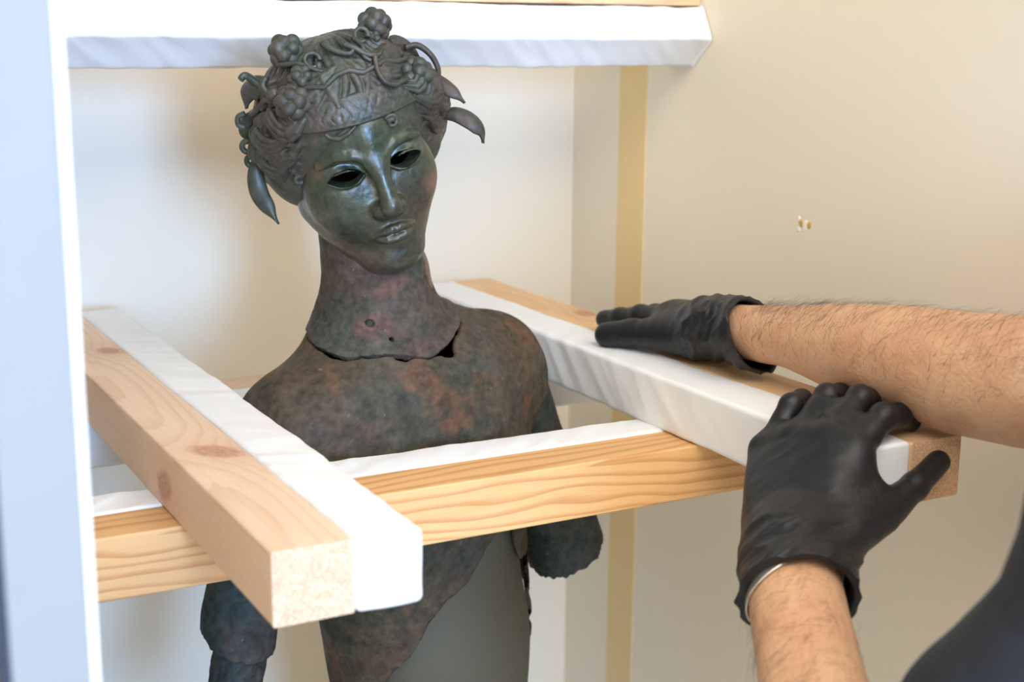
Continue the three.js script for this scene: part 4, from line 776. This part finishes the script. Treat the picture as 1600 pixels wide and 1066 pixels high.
// gloves: finger by finger, with the stretched latex bridging between them
const sub3 = (a, b) => [a[0] - b[0], a[1] - b[1], a[2] - b[2]], len3 = a => Math.hypot(...a), mul3 = (a, k) => [a[0] * k, a[1] * k, a[2] * k], add3 = (a, b) => [a[0] + b[0], a[1] + b[1], a[2] + b[2]];
function glove(fingers, thumb, wrist, side, axisEnd, cuff, label, lo, hi, extra) {
  const F = new Field(), MC = fingers.map(f => f.p[0]);
  const ax0 = sub3(axisEnd, wrist), al = len3(ax0), ax = mul3(ax0, 1 / al);
  // palm: metacarpals from the wrist to each knuckle
  fingers.forEach((f, i) => { const w = add3(wrist, mul3(side, lerp(0.021, -0.021, i / 3))); const mid = add3(mul3(w, 0.5), mul3(f.p[0], 0.5)); F.chain([w, add3(mid, mul3(extra.palm, 0.3)), f.p[0]], [0.0185, 0.0175, f.r[0] * 1.08], 0.018); F.chain([add3(w, mul3(extra.palm, 0.6)), add3(f.p[0], extra.palm)], [0.016, 0.013], 0.020); });
  for (let i = 0; i < 3; i++) { const w = add3(wrist, mul3(side, lerp(0.014, -0.014, i / 2))), m = add3(mul3(MC[i], 0.5), mul3(MC[i + 1], 0.5)); F.cap(w, m, 0.0165, 0.0120, 0.014); }
  for (let i = 0; i < 3; i++) F.cap(MC[i], MC[i + 1], 0.0105, 0.0105, 0.010);
  for (const [i, k] of extra.webs) { const q = n => add3(mul3(fingers[n].p[0], 1 - k), mul3(fingers[n].p[1], k)); F.chain([MC[i], add3(mul3(q(i), 0.5), mul3(q(i + 1), 0.5)), MC[i + 1]], [0.011, 0.0095, 0.011], 0.008); F.cap(q(i), q(i + 1), 0.0100, 0.0100, 0.006); }
  for (const f of fingers) { F.chain(f.p, f.r, 0.0045); f.p.slice(1, -1).forEach((q, i) => F.ball(q[0], q[1] + 0.001, q[2], f.r[i + 1] * 1.06, 0.004)); }
  F.chain(thumb.p, thumb.r, 0.012); F.ball(...thumb.p[2], thumb.r[2] * 1.05, 0.005);
  F.chain([thumb.p[0], add3(mul3(thumb.p[1], 0.6), mul3(MC[0], 0.4)), add3(mul3(MC[0], 0.8), mul3(thumb.p[1], 0.2))], [0.017, 0.011, 0.009], 0.016);        // web of the thumb
  // cuff
  F.chain(cuff.p, cuff.r, 0.014);
  const along = (x, y, z) => (x - wrist[0]) * ax[0] + (y - wrist[1]) * ax[1] + (z - wrist[2]) * ax[2];
  F.mod((x, y, z, d) => {
    const t = along(x, y, z), w = smooth(-0.045, 0.0, t), px = x - wrist[0] - ax[0] * t, py = y - wrist[1] - ax[1] * t, pz = z - wrist[2] - ax[2] * t;
    const q = noise(t * 46 + px * 40 - py * 25, py * 26 + px * 20, pz * 26 + 3), q2 = noise(t * 130 + px * 50, py * 40 + 4, pz * 40);
    return d - w * (0.0030 * (1 - Math.abs(q) * 3.4) + 0.0014 * q2) - 0.0006 * noise(x * 55, y * 55, z * 55) - 0.0009 * (1 - w) * (0.5 - Math.abs(noise(t * 60 + px * 30, py * 25, pz * 25))) ;
  });
  // the open end, cut aslant, and the hollow in it
  const n = cuff.n, e0 = cuff.edge;
  F.mod((x, y, z, d) => Math.max(d, (x - e0[0]) * n[0] + (y - e0[1]) * n[1] + (z - e0[2]) * n[2] + 0.004 * noise(x * 40, y * 40, z * 40)));
  F.chain(cuff.h, cuff.hr, 0.003, 1);
  part('glove', meshField(F, lo, hi, 0.0016, { slack: 1.9 }), M.glove, person, label);
}
const R3 = [0.88, 0.008, 0.474];
glove([
  { p: [[0.190, 1.202, 0.450], [0.234, 1.2235, 0.436], [0.260, 1.2195, 0.427], [0.283, 1.2100, 0.419]], r: [0.0128, 0.0112, 0.0102, 0.0092] },
  { p: [[0.184, 1.207, 0.424], [0.236, 1.2320, 0.404], [0.268, 1.2260, 0.389], [0.290, 1.2105, 0.379]], r: [0.0128, 0.0112, 0.0102, 0.0092] },
  { p: [[0.178, 1.200, 0.392], [0.220, 1.2300, 0.379], [0.250, 1.2240, 0.362], [0.268, 1.2105, 0.352]], r: [0.0122, 0.0106, 0.0096, 0.0088] },
  { p: [[0.170, 1.184, 0.362], [0.198, 1.2200, 0.358], [0.220, 1.2190, 0.346], [0.234, 1.2100, 0.336]], r: [0.0112, 0.0098, 0.0090, 0.0082] }],
  { p: [[0.140, 1.143, 0.490], [0.196, 1.156, 0.482], [0.242, 1.1705, 0.4700], [0.280, 1.1835, 0.4585]], r: [0.0190, 0.0160, 0.0112, 0.0100] },
  FL[0], R3, FL[2],
  { p: [[0.118, 1.140, 0.470], [0.104, 1.126, 0.490], [0.080, 1.109, 0.520]], r: [0.037, 0.0425, 0.0478], n: mul3(sub3(FL[2], FL[0]), 1 / len3(sub3(FL[2], FL[0]))), edge: [0.089, 1.113, 0.513], h: [[0.092, 1.117, 0.507], [0.074, 1.101, 0.536]], hr: [0.0390, 0.0450] },
  'black glove gripping the end of the padded bar', [0.03, 1.05, 0.32], [0.31, 1.26, 0.56], { palm: [0.006, -0.010, -0.010], webs: [[0, 0.55], [1, 0.7], [2, 0.2]] });
glove([
  { p: [[0.283, 1.2350, 0.040], [0.275, 1.2290, -0.004], [0.268, 1.2220, -0.034], [0.262, 1.2170, -0.059]], r: [0.0140, 0.0122, 0.0112, 0.0104] },
  { p: [[0.303, 1.2350, 0.036], [0.302, 1.2270, -0.014], [0.300, 1.2190, -0.042], [0.297, 1.2110, -0.064]], r: [0.0130, 0.0110, 0.0100, 0.0092] },
  { p: [[0.321, 1.2310, 0.043], [0.329, 1.2220, 0.000], [0.332, 1.2060, -0.020], [0.329, 1.1900, -0.030]], r: [0.0122, 0.0104, 0.0096, 0.0088] },
  { p: [[0.336, 1.2240, 0.058], [0.345, 1.2100, 0.022], [0.345, 1.1930, 0.010], [0.340, 1.1780, 0.004]], r: [0.0112, 0.0096, 0.0088, 0.0082] }],
  { p: [[0.268, 1.2280, 0.112], [0.252, 1.2240, 0.066], [0.241, 1.2200, 0.033], [0.224, 1.2145, 0.006]], r: [0.0195, 0.0175, 0.0150, 0.0135] },
  FR[0], [-1, 0.0, 0.05], FR[2],
  { p: [[0.287, 1.240, 0.115], [0.282, 1.245, 0.165], [0.280, 1.247, 0.205]], r: [0.031, 0.0335, 0.0375], n: [0.2, 0.55, 0.81], edge: [0.281, 1.250, 0.196], h: [[0.281, 1.245, 0.165], [0.280, 1.250, 0.230]], hr: [0.030, 0.0370] },
  'black glove lying flat on top of the padded bar', [0.19, 1.16, -0.09], [0.38, 1.31, 0.26], { palm: [0.0, -0.008, 0.0], webs: [[0, 0.25], [1, 0.4], [2, 0.3]] });
// bracelet that shows under the cuff
{
  const c = V(0.090, 1.117, 0.503), ax = V(...sub3(FL[2], FL[0])).normalize(), e1 = V(...R3).addScaledVector(ax, -V(...R3).dot(ax)).normalize(), e2 = V().crossVectors(ax, e1), P = [], I = [], n = 96;
  e1.addScaledVector(ax, -0.42);
  for (let i = 0; i <= n; i++) { const a = i / n * Math.PI * 2; for (const [h, r] of [[-0.004, 0.0382], [0.004, 0.0382], [0.0045, 0.0390], [0.0034, 0.0400], [-0.0034, 0.0400], [-0.0045, 0.0390]]) { const q = c.clone().addScaledVector(e1, Math.cos(a) * r).addScaledVector(e2, Math.sin(a) * r).addScaledVector(ax, h - 0.001); P.push(q.x, q.y, q.z); } }
  for (let i = 0; i < n; i++) for (let j = 0; j < 6; j++) { const a = i * 6 + j, b = i * 6 + (j + 1) % 6; I.push(a, b, a + 6, b, b + 6, a + 6); }
  const g = new THREE.BufferGeometry(); g.setAttribute('position', new THREE.Float32BufferAttribute(P, 3)); g.setIndex(I); g.computeVertexNormals(); g.setAttribute('uv', new THREE.Float32BufferAttribute(new Float32Array(P.length / 3 * 2), 2));
  part('bracelet', g, M.steel, person, 'thin steel bracelet under the glove cuff');
}
// hairs of the forearms
function armHair(path, rad, count, from, to, dense, out) {
  seed = 400 + count; const c = new THREE.CatmullRomCurve3(path.map(p => V(...p))), N = c.getLength(), G = [];
  const rr = u => { const t = u * (path.length - 1), i = Math.min(path.length - 2, Math.floor(t)); return lerp(rad[i], rad[i + 1], t - i); };
  const P = [], I = [];
  for (let k = 0; k < count; k++) {
    const u = lerp(from, to, Math.pow(rnd(), 0.9)), o = c.getPoint(u), t = c.getTangent(u), up = V(0, 1, 0).addScaledVector(t, -t.y).normalize(), sd = V().crossVectors(t, up);
    const a = dense + (rnd() + rnd() - 1) * 1.75, L = (0.012 + rnd() * 0.020), nrm = up.clone().multiplyScalar(Math.cos(a)).addScaledVector(sd, Math.sin(a));
    const tan = V().crossVectors(t, nrm).multiplyScalar(out * (0.1 + rnd() * 1.5)).addScaledVector(t, 0.1 + rnd() * 1.1).normalize();
    const cur = (rnd() - 0.45) * 1.5, lift = 0.30 + rnd() * rnd() * 0.9, bin = V().crossVectors(nrm, tan), base = P.length / 3, w = 0.00006 + rnd() * 0.00006;
    let p = o.clone().addScaledVector(nrm, rr(u) - 0.0004), dir = tan.clone().addScaledVector(nrm, lift).normalize();
    for (let s = 0; s <= 6; s++) {
      const q = w * (1 - s / 6.5);
      for (let j = 0; j < 3; j++) { const b = j * 2.0944; P.push(p.x + (bin.x * Math.cos(b) + nrm.x * Math.sin(b)) * q, p.y + (bin.y * Math.cos(b) + nrm.y * Math.sin(b)) * q, p.z + (bin.z * Math.cos(b) + nrm.z * Math.sin(b)) * q); }
      p = p.clone().addScaledVector(dir, L / 6); dir.addScaledVector(nrm, -lift * 0.28).addScaledVector(bin, cur * 0.38).normalize();
    }
    for (let s = 0; s < 6; s++) for (let j = 0; j < 3; j++) { const A = base + s * 3 + j, B = base + s * 3 + (j + 1) % 3; I.push(A, B, A + 3, B, B + 3, A + 3); }
  }
  const g = new THREE.BufferGeometry(); g.setAttribute('position', new THREE.Float32BufferAttribute(P, 3)); g.setIndex(I); g.computeVertexNormals(); g.setAttribute('uv', new THREE.Float32BufferAttribute(new Float32Array(P.length / 3 * 2), 2));
  const m = part('arm_hair', g, M.armHair, person, 'fine dark arm hair'); m.userData.kind = 'stuff';
}
armHair(FR, FRr, 1500, 0.15, 0.98, 0.75, -1); armHair(FL, FLr, 620, 0.16, 0.8, 0.3, 1);

scene.traverse(o => { if (o.isMesh) o.castShadow = o.receiveShadow = true; });
renderer.render(scene, camera);
